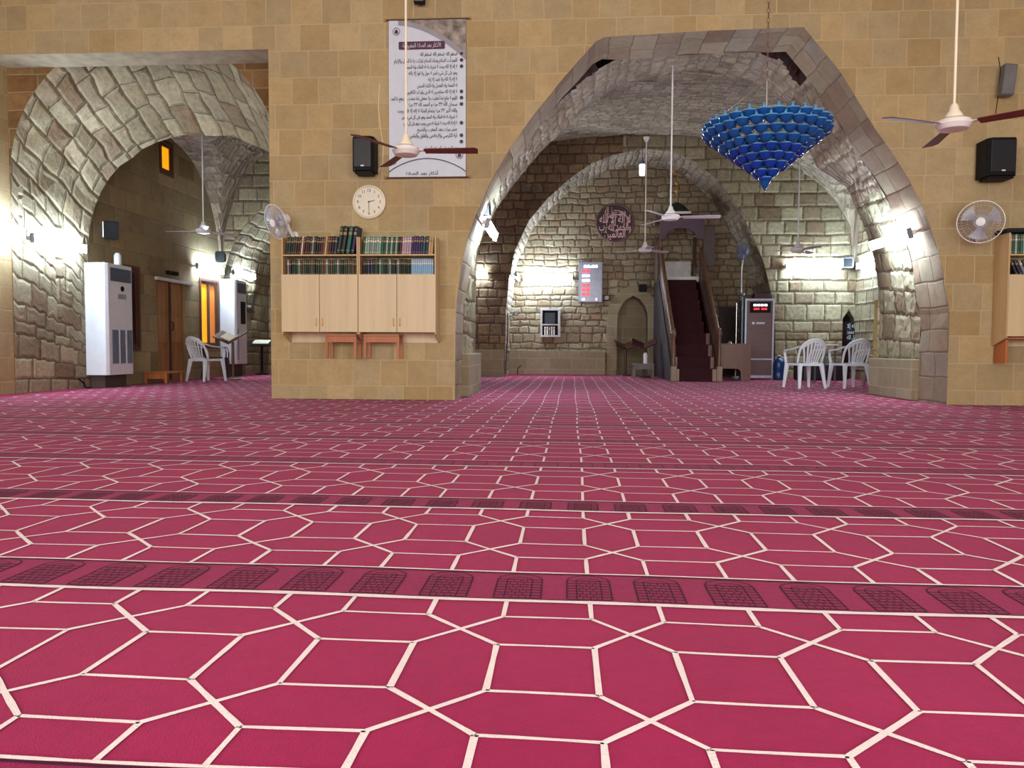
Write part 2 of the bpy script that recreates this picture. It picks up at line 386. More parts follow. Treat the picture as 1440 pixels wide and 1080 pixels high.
# left bay groin vault
def xi(o, z, right=False, t=0.):
    P = o[::-1] if right else o
    for (a, za), (b, zb) in zip(P, P[1:]):
        if za <= z <= zb: return a+(b-a)*(z-za)/(zb-za)
    return P[0][0]
def groin(mb, xa, xb, ya, yb, sp, rx, ry, m=0, n=40, p=2.2):
    X0, Y0, a, b = (xa+xb)/2, (ya+yb)/2, (xb-xa)/2, (yb-ya)/2
    r = random.Random(3)
    def f(u, v):
        x = xa+(xb-xa)*u; y = ya+(yb-ya)*v; U = min(1, abs(x-X0)/a); V = min(1, abs(y-Y0)/b)
        z = max(sp+rx*max(0, (1-U**p))**(1/p), sp+ry*max(0, (1-V**p))**(1/p))
        return (x, y, z+r.uniform(-.02, .02))
    mb.grid(f, n, n, m, uvf=lambda u, v: ((xa+(xb-xa)*u)*1.1, (ya+(yb-ya)*v)*1.1))
mb = MB(); groin(mb, XL, XP0, YB, 16.2, 1.95, 3.1, 2.6)
LC = [(cx-R1, 0), (cx-R1, 1.7)]+[(cx-R1*cos(t*pi/24), 1.7+2.2*sin(t*pi/24)) for t in range(1, 24)]+[(cx+R1, 1.7), (cx+R1, 0)]
over(LC, 16.2, ZC, mb, 1, x0=XL, x1=XP0)
intrados(LC, 16.2, YQ, mb, 1, 6, jit=.03, seed=5)
struct(mb.build('trim_2', [VAULT, ROUGHW]))
# left wall with real openings for two windows, high window and door
def wall_holes(mb, X, ya, yb, za, zb, holes, dep, m=0, mr=1):
    ys = sorted({ya, yb, *[h[0] for h in holes], *[h[1] for h in holes]}); zs = sorted({za, zb, *[h[2] for h in holes], *[h[3] for h in holes]})
    for a, b in zip(ys, ys[1:]):
        for c, d in zip(zs, zs[1:]):
            my, mz = (a+b)/2, (c+d)/2
            if any(h[0] < my < h[1] and h[2] < mz < h[3] for h in holes): continue
            mb.face([(X, a, c), (X, b, c), (X, b, d), (X, a, d)], m, [(a, c), (b, c), (b, d), (a, d)])
    for h in holes:
        a, b, c, d = h
        for q in (((a, c), (b, c)), ((b, c), (b, d)), ((b, d), (a, d)), ((a, d), (a, c))):
            (y0, z0), (y1, z1) = q
            mb.face([(X, y0, z0), (X, y1, z1), (X-dep, y1, z1), (X-dep, y0, z0)], mr, [(0, z0+y0), (0, z1+y1), (dep, z1+y1), (dep, z0+y0)])
def yx(px, py=480, X=XL): return atx(px, py, X).y
W1 = (yx(176), yx(197), atx(197, 493, XL).z, atx(187, 374, XL).z)
DR = (yx(222), yx(262), 0., atx(222, 394, XL).z)
W2 = (yx(281), yx(307), atx(290, 490, XL).z, atx(281, 390, XL).z)
W3 = (yx(228), yx(247), atx(240, 250, XL).z, atx(237, 200, XL).z)
W4 = (yx(346), yx(357), atx(350, 440, XL).z, atx(350, 402, XL).z)
print('holes', W1, DR, W2, W3, W4)
mb = MB()
wall_holes(mb, XL, 11.55, YQ, 0, ZC, [W1, DR, W2, W3, W4], .35, 0, 0)
YS = yx(28)
mb.face([(XL, YS, 0), (XL, 11.55, 0), (XL, 11.55, ZC), (XL, YS, ZC)], 1, [(YS, 0), (11.55, 0), (11.55, ZC), (YS, ZC)])
mb.face([(XL, YN, 0), (XL, YS, 0), (XL, YS, ZC), (XL, YN, ZC)], 2, [(YN, 0), (YS, 0), (YS, ZC), (YN, ZC)])
struct(mb.build('wall_left', [LEFTW, ROUGHW, FRONT]))
# left bay back wall, hidden cross walls
mb = MB()
def panel(a, b, z0, z1, m=0):
    L = math.hypot(b[0]-a[0], b[1]-a[1]); mb.face([(a[0], a[1], z0), (b[0], b[1], z0), (b[0], b[1], z1), (a[0], a[1], z1)], m, [(a[0]+a[1], z0), (a[0]+a[1]+L, z0), (a[0]+a[1]+L, z1), (a[0]+a[1], z1)])
panel((XL, YQ), (XP0, YQ), 0, ZC, 1)
panel((XP0, YB), (XP0, YQ), 0, ZC, 0)
XV0, XV1 = -3.4, at(1203, 400, YW).x
panel((XP0, YB), (XV0, YB), 0, ZC, 0)
panel((XV0, YB), (XV0, YW), 0, ZC, 0)
panel((XV0, YB), (XP1, YB), 0, ZC, 0); panel((XR, YB), (XV1, YB), 0, ZC, 0)
struct(mb.build('wall_middle', [ROUGHW, ROUGHW]))
# big bay vault
mb = MB(); groin(mb, XV0, XV1, YB, YW, 2.35, 3.0, 2.9, n=56, p=2.3)
over(D3, YB, ZC, mb, 0)
struct(mb.build('ceiling_vault', [VAULT])); 
# second wall with pointed arch
RB = [(710, 529), (711, 440), (716, 390), (724, 352), (744, 310), (769, 280), (800, 252), (830, 231), (862, 218), (905, 209), (945, 213), (975, 226), (1008, 252), (1035, 287), (1058, 330), (1075, 372), (1085, 415), (1090, 460), (1090, 533)]
RIB = [(at(x, y, YW).x, max(0, at(x, y, YW).z)) for x, y in RB]; RIB[0] = (RIB[0][0], 0); RIB[-1] = (RIB[-1][0], 0)
for i in range(1, len(RIB)):
    if RIB[i][0] <= RIB[i-1][0]: RIB[i] = (RIB[i-1][0]+.003, RIB[i][1])
RIB = densify(RIB, .2)
mb = MB()
half = [p for p in RIB if p[0] < 1.3]; rest = [p for p in RIB if p[0] >= 1.3]; rest = [half[-1]]+rest
over(half, YW, ZC, mb, 0, x0=XV0)
over(rest, YW, ZC, mb, 1)
# right part has a pointed niche near the corner
xn0, xn1 = at(1184, 480, YW).x, at(1201, 480, YW).x; zt = at(1197, 436, YW).z; zs = at(1197, 448, YW).z
xr = rest[-1][0]
nich = [(xn0, .0), (xn0+.005, zs), ((xn0+xn1)/2, zt), (xn1-.005, zs), (xn1, .0)]
over([(xr, 0)]+[(xr+.002, 0)], YW, ZC, mb, 1); over(nich, YW, ZC, mb, 1, x0=xr, x1=XV1)
intrados(nich, YW, YW+.25, mb, 1, 1)
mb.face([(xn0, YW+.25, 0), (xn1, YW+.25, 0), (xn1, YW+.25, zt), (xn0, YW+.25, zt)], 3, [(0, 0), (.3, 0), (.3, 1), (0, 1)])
intrados(RIB, YW, YQ, mb, 2, 5, jit=.03, seed=8)
struct(mb.build('wall_arched', [BROWN, ROUGHW, VAULT, DARKM]))
# right side wall of the big bay, with a lit doorway
mb = MB(); hd = [(yx(1243, 480, XV1-.0), yx(1228, 480, XV1), 0., 1.75)]
mb2 = []
wall_holes(mb, XV1, YB, YW, 0, ZC, [(min(hd[0][:2]), max(hd[0][:2]), 0., atx(1236, 421, XV1).z)], -.5, 0, 1)
CREAM = plain('cream_plaster', (214, 196, 140), .9)
a, b = min(hd[0][:2]), max(hd[0][:2])
mb.face([(XV1+.5, a, 0), (XV1+.5, b, 0), (XV1+.5, b, 2.4), (XV1+.5, a, 2.4)], 1, [(0, 0), (1, 0), (1, 1), (0, 1)])
struct(mb.build('wall_right_bay', [ROUGHW, CREAM]))
# qibla wall with mihrab
xm0, xm1 = at(867, 500, YQ).x, at(912, 500, YQ).x
MH = [(xm0, 0)]+[(at(x, y, YQ).x, at(x, y, YQ).z) for x, y in [(867, 452), (869, 440), (873, 431), (880, 422), (890, 416), (900, 421), (907, 430), (911, 440), (912, 452)]]+[(xm1, 0)]
for i in range(1, len(MH)):
    if MH[i][0] <= MH[i-1][0]: MH[i] = (MH[i-1][0]+.003, MH[i][1])
mb = MB(); over(MH, YQ, 5.8, mb, 0, x0=-2.4, x1=6.)
intrados(MH, YQ, YQ+.55, mb, 1, 2)
pc = (xm0+xm1)/2; rr_ = (xm1-xm0)/2
mb.face([(xm0, YQ+.55, 0), (xm1, YQ+.55, 0), (xm1, YQ+.55, 2.6), (xm0, YQ+.55, 2.6)], 1, [(0, 0), (.8, 0), (.8, 2.6), (0, 2.6)])
# dressed surround, slightly proud
sur = [(at(x, y, YQ).x, max(0, at(x, y, YQ).z)) for x, y in [(853, 527), (853, 450), (856, 430), (864, 416), (876, 406), (890, 401), (904, 406), (916, 416), (923, 430), (926, 450), (926, 527)]]
inn = [MH[0], MH[1], MH[2], MH[3], MH[4], MH[5], MH[6], MH[7], MH[8], MH[9], MH[10]]
for i in range(10):
    a, b, c, d = sur[i], sur[i+1], inn[i+1], inn[i]
    y = YQ-.05
    mb.face([(a[0], y, a[1]), (b[0], y, b[1]), (c[0], y, c[1]), (d[0], y, d[1])], 1, [a, b, c, d])
    mb.face([(a[0], y, a[1]), (a[0], YQ, a[1]), (b[0], YQ, b[1]), (b[0], y, b[1])], 1, [(0, 0), (.05, 0), (.05, .2), (0, .2)])
    mb.face([(d[0], y, d[1]), (c[0], y, c[1]), (c[0], YQ, c[1]), (d[0], YQ, d[1])], 1, [(0, 0), (.05, 0), (.05, .2), (0, .2)])
struct(mb.build('wall_qibla', [RUBBLE, PLINTH]))
zp = at(780, 493, YQ).z
mb = MB().box(-2.3, at(851, 500, YQ).x, YQ-.12, YQ+.02, 0, zp)
struct(mb.build('baseboard_qibla', [PLINTH], bevel=.01))
mb = MB().box(XV0, RIB[0][0]-.02, YW-.1, YW+.02, 0, zp+.02)
struct(mb.build('baseboard_middle', [PLINTH], bevel=.01))
# stone benches at the foot of the reveals
zr = at(1296, 505, 10.3).z
struct(MB().box(XR-.10, XR+.05, YA, YB+.02, 0, zr).build('baseboard_right', [PLINTH], bevel=.015))
struct(MB().box(XP1-.05, XP1+.10, YA-.1, YB+.02, 0, at(662, 497, 10.3).z).build('baseboard_left', [PLINTH], bevel=.015))
# floor, ceiling, rest of the hall
fm = plain('floor_stone', (120, 110, 96), .8)
struct(MB().box(XL-1, XE+1, YN-.5, YQ+1, -.1, -.012).build('floor', [fm]))
struct(MB().box(XL-.2, XE+.2, YN-.2, YQ+1, ZC, ZC+.2).build('ceiling', [CEIL]))
mb = MB(); mb.face([(XE, YN, 0), (XE, YF, 0), (XE, YF, ZC), (XE, YN, ZC)], 0, [(YN, 0), (YF, 0), (YF, ZC), (YN, ZC)])
struct(mb.build('wall_right', [FRONT]))
# entrance side behind the camera: piers between three tall windows added to let in fill light
wins = [(-6.2, -3.2), (-1.6, 1.6), (3.2, 6.2)]; zw0, zw1 = .5, 4.6
mb = MB(); xs = [XL]+[x for w in wins for x in w]+[XE]
for k in range(0, len(xs), 2): mb.face([(xs[k], YN, 0), (xs[k+1], YN, 0), (xs[k+1], YN, ZC), (xs[k], YN, ZC)], 0, [(xs[k], 0), (xs[k+1], 0), (xs[k+1], ZC), (xs[k], ZC)])
for a, b in wins:
    mb.face([(a, YN, 0), (b, YN, 0), (b, YN, zw0), (a, YN, zw0)], 0, [(a, 0), (b, 0), (b, zw0), (a, zw0)])
    mb.face([(a, YN, zw1), (b, YN, zw1), (b, YN, ZC), (a, YN, ZC)], 0, [(a, zw1), (b, zw1), (b, ZC), (a, ZC)])
struct(mb.build('wall_entrance', [FRONT]))
# ---------------------------------------------------------------- sky, and added daylight fill
w = bpy.data.worlds.new('sky'); SC.world = w; w.use_nodes = True
w.node_tree.nodes['Background'].inputs[0].default_value = (.75, .85, 1, 1); w.node_tree.nodes['Background'].inputs[1].default_value = .3
for i, (a, b) in enumerate(wins):
    L = bpy.data.lights.new('added_window_fill', 'AREA'); L.shape = 'RECTANGLE'; L.size = b-a; L.size_y = zw1-zw0; L.energy = DAY_FILL; L.color = (1, .97, .93)  # unseen area light added behind the camera as daylight fill
    o = bpy.data.objects.new('added_window_fill', L); COL.objects.link(o); o.location = ((a+b)/2, YN-.05, (zw0+zw1)/2); o.rotation_euler = (pi/2, 0, 0)
    o.rotation_euler = (-pi/2, 0, 0)
    d = Vector((0, 1, 0)); o.rotation_euler = d.to_track_quat('-Z', 'Y').to_euler()
    pn = [(a, zw0), (b, zw0), (b, zw1), (a, zw1)]
# ---------------------------------------------------------------- carpet
def carpet_mat(name, col, var=.12, dark=None, sheen=.08, nsc=2.2):
    m, nt, b = mk(name)
    tc = N(nt, 'ShaderNodeTexCoord'); v = tc.outputs['Object']
    big = noise(nt, v, nsc, 5, .6); mid = noise(nt, v, 30, 3, .6); fin = noise(nt, v, 260, 2, .6)
    s = mth(nt, 'ADD', mth(nt, 'MULTIPLY', big.outputs['Fac'], .4), mth(nt, 'ADD', mth(nt, 'MULTIPLY', mid.outputs['Fac'], .25), mth(nt, 'MULTIPLY', fin.outputs['Fac'], .35)))
    c = lin(col)[:3]
    nt.links.new(ramp(nt, s, [(.3, tuple(x*(1-2*var) for x in c)+(1,)), (.7, tuple(min(1, x*(1+2*var)) for x in c)+(1,))]), b.inputs['Base Color'])
    b.inputs['Roughness'].default_value = 1; b.inputs['Specular IOR Level'].default_value = .1
    b.inputs['Sheen Weight'].default_value = sheen; b.inputs['Sheen Roughness'].default_value = .5; b.inputs['Sheen Tint'].default_value = (1, .75, .9, 1)
    bp = N(nt, 'ShaderNodeBump'); bp.inputs['Strength'].default_value = .5; bp.inputs['Distance'].default_value = .006
    nt.links.new(mth(nt, 'ADD', fin.outputs['Fac'], mid.outputs['Fac']), bp.inputs['Height']); nt.links.new(bp.outputs[0], b.inputs['Normal'])
    return m
C_RED = carpet_mat('carpet_crimson', (157, 23, 78)); C_WHITE = carpet_mat('carpet_cream_line', (238, 226, 226), .05, sheen=.1)
C_BAND = carpet_mat("carpet_band", (144, 20, 74)); C_PURP = carpet_mat('carpet_niche', (134, 18, 68)); C_DK = carpet_mat('carpet_dark_line', (62, 16, 42), .1, sheen=.05)
cm = MB(); YC0 = -3.9
cm.face([(XL+.01, YC0, 0), (XE-.01, YC0, 0), (XE-.01, YF, 0), (XL+.01, YF, 0)], 0)
cm.face([(XL+.01, YF, 0), (XV1+.4, YF, 0), (XV1+.4, YQ-.0, 0), (XL+.01, YQ-.0, 0)], 0)
CR = -.018
r = random.Random(11)
def wob(x, y): return (.006*sin(3.1*x+1.7*y)+.004*sin(9*x+2), .005*sin(2.3*x+.9*y+1)+.004*sin(6.7*x-3*y))
def cw(x, y, z=0.):
    a, b = wob(x, y); return (x+a-CR*y*0-.012*(y-1.9)*(-1)*1.0, y+b+CR*x, z)
def strip(p, q, w, m, z=.0025, seg=.25, jit=.0):
    p = Vector(p); q = Vector(q); d = (q-p); L = d.length
    if L < 1e-5: return
    n = max(1, int(L/seg)); nn = Vector((-d.y, d.x))/L*w/2; prev = None
    for k in range(n+1):
        c = p+d*k/n; j = r.uniform(-jit, jit); s = nn*(1+j)
        A = cw(c.x+s.x, c.y+s.y, z); B = cw(c.x-s.x, c.y-s.y, z)
        if prev: cm.face([prev[1], B, A, prev[0]], m)
        prev = (A, B)
PER = 1.117; T0 = 1.945; HW = .09; CS = .3985; LV = [0, .118, .297, .528, .698, .82]
rows = range(-2, 15)
for k in rows:
    T = T0+PER*k; near = -1 <= k <= 3
    if T > YQ+.9: break
    X0, X1 = (XL+.05, XE-.1) if T < YF+.1 else (XL+.05, XV1+.3)
    lw = .0125 if near else .013
    seg = .06 if k in (-1, 0, 1) else .4
    if k < -1: seg = .5
    j = .18 if k in (-1, 0, 1) else 0
    a = int((X0-.165)/CS); b = int((X1-.165)/CS)
    L = [T-v for v in LV]; L[5] = T-PER+(.29 if k-1 == -1 else .255 if k-1 < 1 else .215)
    yb = T+(.29 if k == -1 else .255 if k < 1 else .215)
    if T-.82 < -3.6: continue
    if T > YQ-.1: continue
    # band of niches
    yb = min(yb, YQ-.05)
    cm.face([cw(X0, T, .0015), cw(X1, T, .0015), cw(X1, yb, .0015), cw(X0, yb, .0015)], 2) if False else None
    n = 24
    for q in range(n):
        xa, xb = X0+(X1-X0)*q/n, X0+(X1-X0)*(q+1)/n
        cm.face([cw(xa, T, .0015), cw(xb, T, .0015), cw(xb, yb, .0015), cw(xa, yb, .0015)], 2)
    strip((X0, T), (X1, T), .021, 1, z=.004, seg=seg, jit=j); strip((X0, T+.014), (X1, T+.014), .007, 4, z=.003, seg=seg, jit=j*2)
    strip((X0, yb), (X1, yb), .009, 1, z=.004, seg=seg, jit=j); strip((X0, yb-.009), (X1, yb-.009), .007, 4, z=.003, seg=seg, jit=j)
    for c in range(a, b+1):
        x = .165+CS*c; l, rr = x-HW, x+HW
        for i, s in enumerate(zip(L, L[1:])):
            if i % 2 == 0:
                strip((l, s[0]), (l, s[1]), lw, 1, seg=seg, jit=j); strip((rr, s[0]), (rr, s[1]), lw, 1, seg=seg, jit=j)
            else:
                strip((l, s[0]), (rr, s[1]), lw, 1, seg=seg, jit=j); strip((rr, s[0]), (l, s[1]), lw, 1, seg=seg, jit=j, z=.0027)
        for yy in L[1:5]:
            strip((rr, yy), (l+CS, yy), lw*.8, 1, seg=seg, jit=j)
    # arched niche motifs
    det = 2 if k in (-1, 0, 1) else (1 if k < 6 else 0)
    for c in range(int((X0)/.1945)+1, int(X1/.1945)):
        x = .0755+.1945*c; h0, h1 = T+.026, yb-.016; hw = .062; hm = h1-.03*(h1-h0)/.21
        pts = [(x-hw, h0), (x+hw, h0), (x+hw, hm-.02)]+[(x+hw*cos(t), hm-.02+(h1-hm+.02)*sin(t)) for t in (.5, 1., 1.57, 2.14, 2.64)]+[(x-hw, hm-.02)]
        cm.face([cw(p[0], p[1], .0022) for p in pts], 3)
        if det == 0: continue
        for p, q in zip(pts, pts[1:]+pts[:1]): strip(p, q, .004, 4, z=.003, seg=1)
        if det == 2:
            w2 = hw*.56; top = hm-.022
            for s in (-1, 1): strip((x+s*w2, h0), (x+s*w2, top), .003, 4, z=.003, seg=1)
            ar = [(x+w2*cos(t), top+.024*sin(t)) for t in (0, .6, 1.2, 1.94, 2.54, 3.14)]
            for p, q in zip(ar, ar[1:]): strip(p, q, .003, 4, z=.003, seg=1)
            nr = 7
            for i in range(1, nr+1):
                y = h0+(top-h0)*i/nr
                for s in (-1, 1): strip((x+s*w2, y), (x+s*hw, y), .005, 4, z=.003, seg=1)
                strip((x-w2, y), (x+w2, y), .005, 4, z=.003, seg=1)
                for u in ((-.5, .1, .6) if i % 2 else (-.2, .35, -.75)): strip((x+w2*u, y), (x+w2*u, y-(top-h0)/nr), .0022, 4, z=.003, seg=1)
carpet = cm.build('prayer_carpet', [C_RED, C_WHITE, C_BAND, C_PURP, C_DK])
carpet.location.z = -.0046
tag(carpet, 'crimson prayer carpet with cream geometric lines and rows of purple arch motifs covering the floor', 'carpet')
# ---------------------------------------------------------------- fluorescent fittings
TUBE = plain('tube_glow', (235, 245, 255), .3, emit=(214, 236, 255), est=TS)
WHT = plain('white_enamel', (228, 230, 232), .35, var=.02); GREYM = plain('grey_metal', (120, 122, 126), .4, .3); BLK = plain('black_plastic', (14, 15, 18), .6, var=.15, spec=.2)
CHROME = plain('chrome', (200, 204, 210), .2, .9); DBLUE = plain('dark_blue_black', (14, 22, 34), .4)
def fixture(label, c, d, nrm, group=None, L=1.2, two=True):
    """c centre on the wall, d along the tube, nrm out of the wall"""
    c = Vector(c); d = Vector(d).normalized(); nrm = Vector(nrm).normalized(); u = d.cross(nrm).normalized()
    R = Matrix((d, nrm, u)).transposed().to_4x4()
    e = thing('fluorescent_lamp', label, 'lamp', c, 0, group); e.rotation_mode = 'QUATERNION'; e.rotation_quaternion = R.to_quaternion()
    MB().box(-L/2, L/2, 0, .045, -.03, .03).build('housing', WHT, e, bevel=.004)
    for s in ((-.045, .045) if two else (0,)):
        m = MB(); m.tube([(-L/2+.02, .075, s), (L/2-.02, .075, s)], .014, 10); m.build('tube', TUBE, e, smooth=True)
    for x in (-L/2, L/2-.02): MB().box(x, x+.02, .04, .1, -.065, .065).build('end_cap', GREYM, e, bevel=.003)
    return e
FIX = []
pA = atx(8, 326, XL); fixture('fluorescent lamp at the left edge, on the plain wall before the arch', (XL+.014, pA.y-.35, pA.z), (0, 1, 0), (1, 0, 0))
pB = atx(84, 343, XL+.1); fixture('fluorescent lamp on rough stone, left of the nearer air conditioner', (XL+.04, pB.y, pB.z), (0, 1, 0), (1, 0, 0))
pC = atx(296, 378, XL+.08); fixture('fluorescent lamp above the amber shuttered window', (XL+.014, pC.y, pC.z), (0, 1, 0), (1, 0, 0))
pD = atx(342, 386, XL+.08); fixture('fluorescent lamp above the farther air conditioner', (XL+.04, pD.y, pD.z), (0, 1, 0), (1, 0, 0))
zE = at(676, 322, 10.4).z; fixture('fluorescent lamp on the left inner side of the large arch', (max(xi(BIG, zE+.06), xi(D3, zE+.06), xi(D2, zE+.06))+.02, 10.4, zE), (0, 1, -.0), (1, 0, -.3))
xf = at(1270, 336, 10.35); fixture('fluorescent lamp on the right inner side of the large arch, below a black box', (min(xi(BIG, xf.z+.06, True), xi(D3, xf.z+.06, True), xi(D2, xf.z+.06, True))-.02, 10.3, xf.z), (0, 1, 0), (-1, 0, -.3))
pG = at(650, 385, YW); fixture('fluorescent lamp half hidden behind the left side of the large arch', (pG.x, YW, pG.z), (1, 0, 0), (0, -1, 0))
pH = at(722, 388, YW+.6); fixture('fluorescent lamp inside the rear arch on its left rib', (pH.x+.02, YW+.75, pH.z), (0, 1, 0), (1, 0, 0))
pI = at(771, 391, YQ); fixture('fluorescent lamp on the rear wall, left of the prayer time board', (pI.x, YQ, pI.z), (1, 0, 0), (0, -1, 0))
pJ = at(1142, 375, YW); fixture('fluorescent lamp on the stone wall above the white chairs', (pJ.x, YW, pJ.z), (1, 0, 0), (0, -1, 0))
pK = atx(1226, 370, XV1); fixture('fluorescent lamp on the far right side wall, above the cream doorway', (XV1, pK.y, pK.z), (0, 1, 0), (-1, 0, 0))
# ---------------------------------------------------------------- helpers for furnishings
def part(mb, name, mats, root, **k):
    o = mb.build(name, mats, None, org=tuple(root.location), **k); o.location = (0, 0, 0); o.parent = root; return o
def sub(mb, name, mats, par, root, **k):
    o = mb.build(name, mats, None, org=tuple(root.location), **k); o.location = (0, 0, 0); o.parent = par; return o
def single(mb, name, mats, label, cat, org, group=None, **k):
    return tag(mb.build(name, mats, None, org=org, **k), label, cat, group)
def flat(o): o.location = (0, 0, 0)
BEECH = wood('beech_laminate', (208, 188, 150), .45, .07); BEECHD = wood('beech_edge', (196, 166, 120), .5, .08)
ORANGEW = wood('orange_wood', (176, 104, 58), .45, .14); DWOOD = wood('dark_red_wood', (74, 40, 32), .32, .3); MWOOD = wood('carved_brown_wood', (104, 68, 48), .35, .3)
DOORW = wood('old_door_wood', (160, 112, 66), .5, .3); MAROON = plain('maroon_carpet', (52, 8, 20), .95, var=.15)
GOLD = plain('gilt', (196, 156, 84), .35, .7); BGOLD = plain('spine_gilt', (150, 132, 96), .6); PAGES = plain('book_pages', (222, 212, 188), .9); MARBLE = plain('pale_marble', (206, 204, 196), .4, var=.08, nscale=3)
CREAMP = plain('cream_plastic', (236, 228, 204), .4, var=.02); CHAIRW = plain('white_chair_plastic', (226, 232, 238), .38, var=.02)
# Arabic lettering: joined forms from the presentation block
_F = {'ا': 0xFE8D, 'ب': 0xFE8F, 'ة': 0xFE93, 'ت': 0xFE95, 'ث': 0xFE99, 'ج': 0xFE9D, 'ح': 0xFEA1, 'خ': 0xFEA5, 'د': 0xFEA9, 'ذ': 0xFEAB, 'ر': 0xFEAD, 'ز': 0xFEAF, 'س': 0xFEB1, 'ش': 0xFEB5, 'ص': 0xFEB9, 'ض': 0xFEBD, 'ط': 0xFEC1, 'ظ': 0xFEC5, 'ع': 0xFEC9, 'غ': 0xFECD, 'ف': 0xFED1, 'ق': 0xFED5, 'ك': 0xFED9, 'ل': 0xFEDD, 'م': 0xFEE1, 'ن': 0xFEE5, 'ه': 0xFEE9, 'و': 0xFEED, 'ى': 0xFEEF, 'ي': 0xFEF1, 'أ': 0xFE83, 'إ': 0xFE87, 'آ': 0xFE81, 'ئ': 0xFE89}
_R = set('اةدذرزوىأإآ')
def arab(s):
    out = []; i = 0
    while i < len(s):
        c = s[i]
        if c not in _F: out.append({'(': ')', ')': '('}.get(c, c)); i += 1; continue
        prev = i > 0 and s[i-1] in _F and s[i-1] not in _R
        nx = i+1 < len(s) and s[i+1] in _F
        if c == 'ل' and nx and s[i+1] in 'اأإ':
            base = {'ا': 0xFEFB, 'أ': 0xFEF7, 'إ': 0xFEF9}[s[i+1]]; out.append(chr(base+(1 if prev else 0))); i += 2; continue
        if c in _R: out.append(chr(_F[c]+(1 if prev else 0)))
        else: out.append(chr(_F[c]+(3 if prev and nx else 2 if nx else 1 if prev else 0)))
        i += 1
    s2 = ''.join(out)[::-1]
    import re
    return re.sub(r'[0-9٠-٩]+', lambda m: m.group()[::-1], s2)
def text(s, size, mat, par, loc, name='lettering', align='CENTER', ext=.0012, maxw=None, fitw=None, bold=0., rot=0.):
    c = bpy.data.curves.new('t', 'FONT'); c.body = s; c.size = 1; c.align_x = align; c.align_y = 'CENTER'; c.extrude = ext/size; c.resolution_u = 2; c.offset = bold
    o = bpy.data.objects.new('t', c); COL.objects.link(o)
    me = bpy.data.meshes.new_from_object(o.evaluated_get(bpy.context.evaluated_depsgraph_get()))
    bpy.data.objects.remove(o); me.name = name; me.materials.clear(); me.materials.append(mat)
    sx = size
    if me.vertices:
        w = max(v.co.x for v in me.vertices)-min(v.co.x for v in me.vertices)
        if fitw: sx = fitw/w
        elif maxw and w*size > maxw: sx = maxw/w
    for v in me.vertices: v.co = Vector((v.co.x*sx, -v.co.z*size, v.co.y*size))
    ob = bpy.data.objects.new(name, me); COL.objects.link(ob); ob.parent = par; ob.location = loc
    if rot: ob.rotation_euler = (0, rot, 0)
    return ob
# ---------------------------------------------------------------- wall bookcases on the pillar and their books
YFc = 9.12; YBc = YF-.004
def bookcase(pxa, pxb, label, one=True):
    xa, xb = at(pxa, 400, YFc).x, at(pxb, 400, YFc).x
    zt, zs, zd, zb, zl = at(500, 333, YFc).z, at(500, 357.5, YFc).z, at(500, 386, YFc).z, at(500, 467, YFc).z, at(500, 482, YF).z
    e = thing('wall_bookcase', label, 'bookcase', (xa, YFc, zl)); t = .018
    for a in (xa, xb-t):
        part(MB().prism([(YFc+.0, zb-.025), (YBc, zl), (YBc, zt), (YFc, zt)], a, a+t, 'x'), 'side_panel', BEECHD, e, bevel=.002)
    part(MB().box(xa+t, xb-t, YBc-.012, YBc-.004, zl, zt-.01), 'back_panel', BEECH, e)
    part(MB().box(xa+t, xb-t, YFc+.004, YBc-.013, zs-.018, zs), 'shelf', BEECHD, e, bevel=.002)
    part(MB().box(xa+t, xb-t, YFc+.022, YBc-.013, zd-.03, zd-.012), 'shelf', BEECHD, e)
    part(MB().box(xa+t, xb-t, YFc+.022, YBc-.013, zb, zb+.018), 'bottom_panel', BEECHD, e)
    mid = (xa+xb)/2
    for k, (a, b) in enumerate(((xa+.002, mid-.003), (mid+.003, xb-.002))):
        d = part(MB().box(a, b, YFc-.017, YFc+.0, zb, zd), 'door', BEECH, e, bevel=.002)
        hx = (b-.035) if k == 0 else (a+.035); hz = zb+.12
        sub(MB().tube([(hx, YFc-.017, hz-.045), (hx, YFc-.04, hz-.04), (hx, YFc-.044, hz), (hx, YFc-.04, hz+.04), (hx, YFc-.017, hz+.045)], .005, 8), 'handle', GOLD, d, e, smooth=True)
    return xa+t, xb-t, zs, zd-.012, zb
b1 = bookcase(396, 503.5, 'pale wood wall bookcase on the stone pillar, left of the joined pair')
b2 = bookcase(504, 613, 'pale wood wall bookcase on the stone pillar, right of the joined pair')
BKM = {}
def bookmat(n, c):
    if n not in BKM: BKM[n] = plain('book_cover_'+n, c, .5, var=.08)
    return BKM[n]
BOOKS = {}
def book_proto(kind):
    """unit book: 1 wide, .16 deep, 1 high, spine toward -y"""
    col, spine, band = kind
    m = MB(); m.box(-.5, -.44, 0, .16, 0, 1); m.box(.44, .5, 0, .16, 0, 1)
    m.box(-.44, .44, .008, .155, .015, .985, 1)
    m.grid(lambda u, v: (.5-u, -.008*sin(pi*u), v), 6, 1, 2)
    for z0, z1 in ((.86, .885), (.68, .78), (.1, .125)): m.grid(lambda u, v, z0=z0, z1=z1: (.45-.9*u, -.0085*sin(pi*(.05+.9*u))-.0006, z0+(z1-z0)*v), 6, 1, 3)
    return m
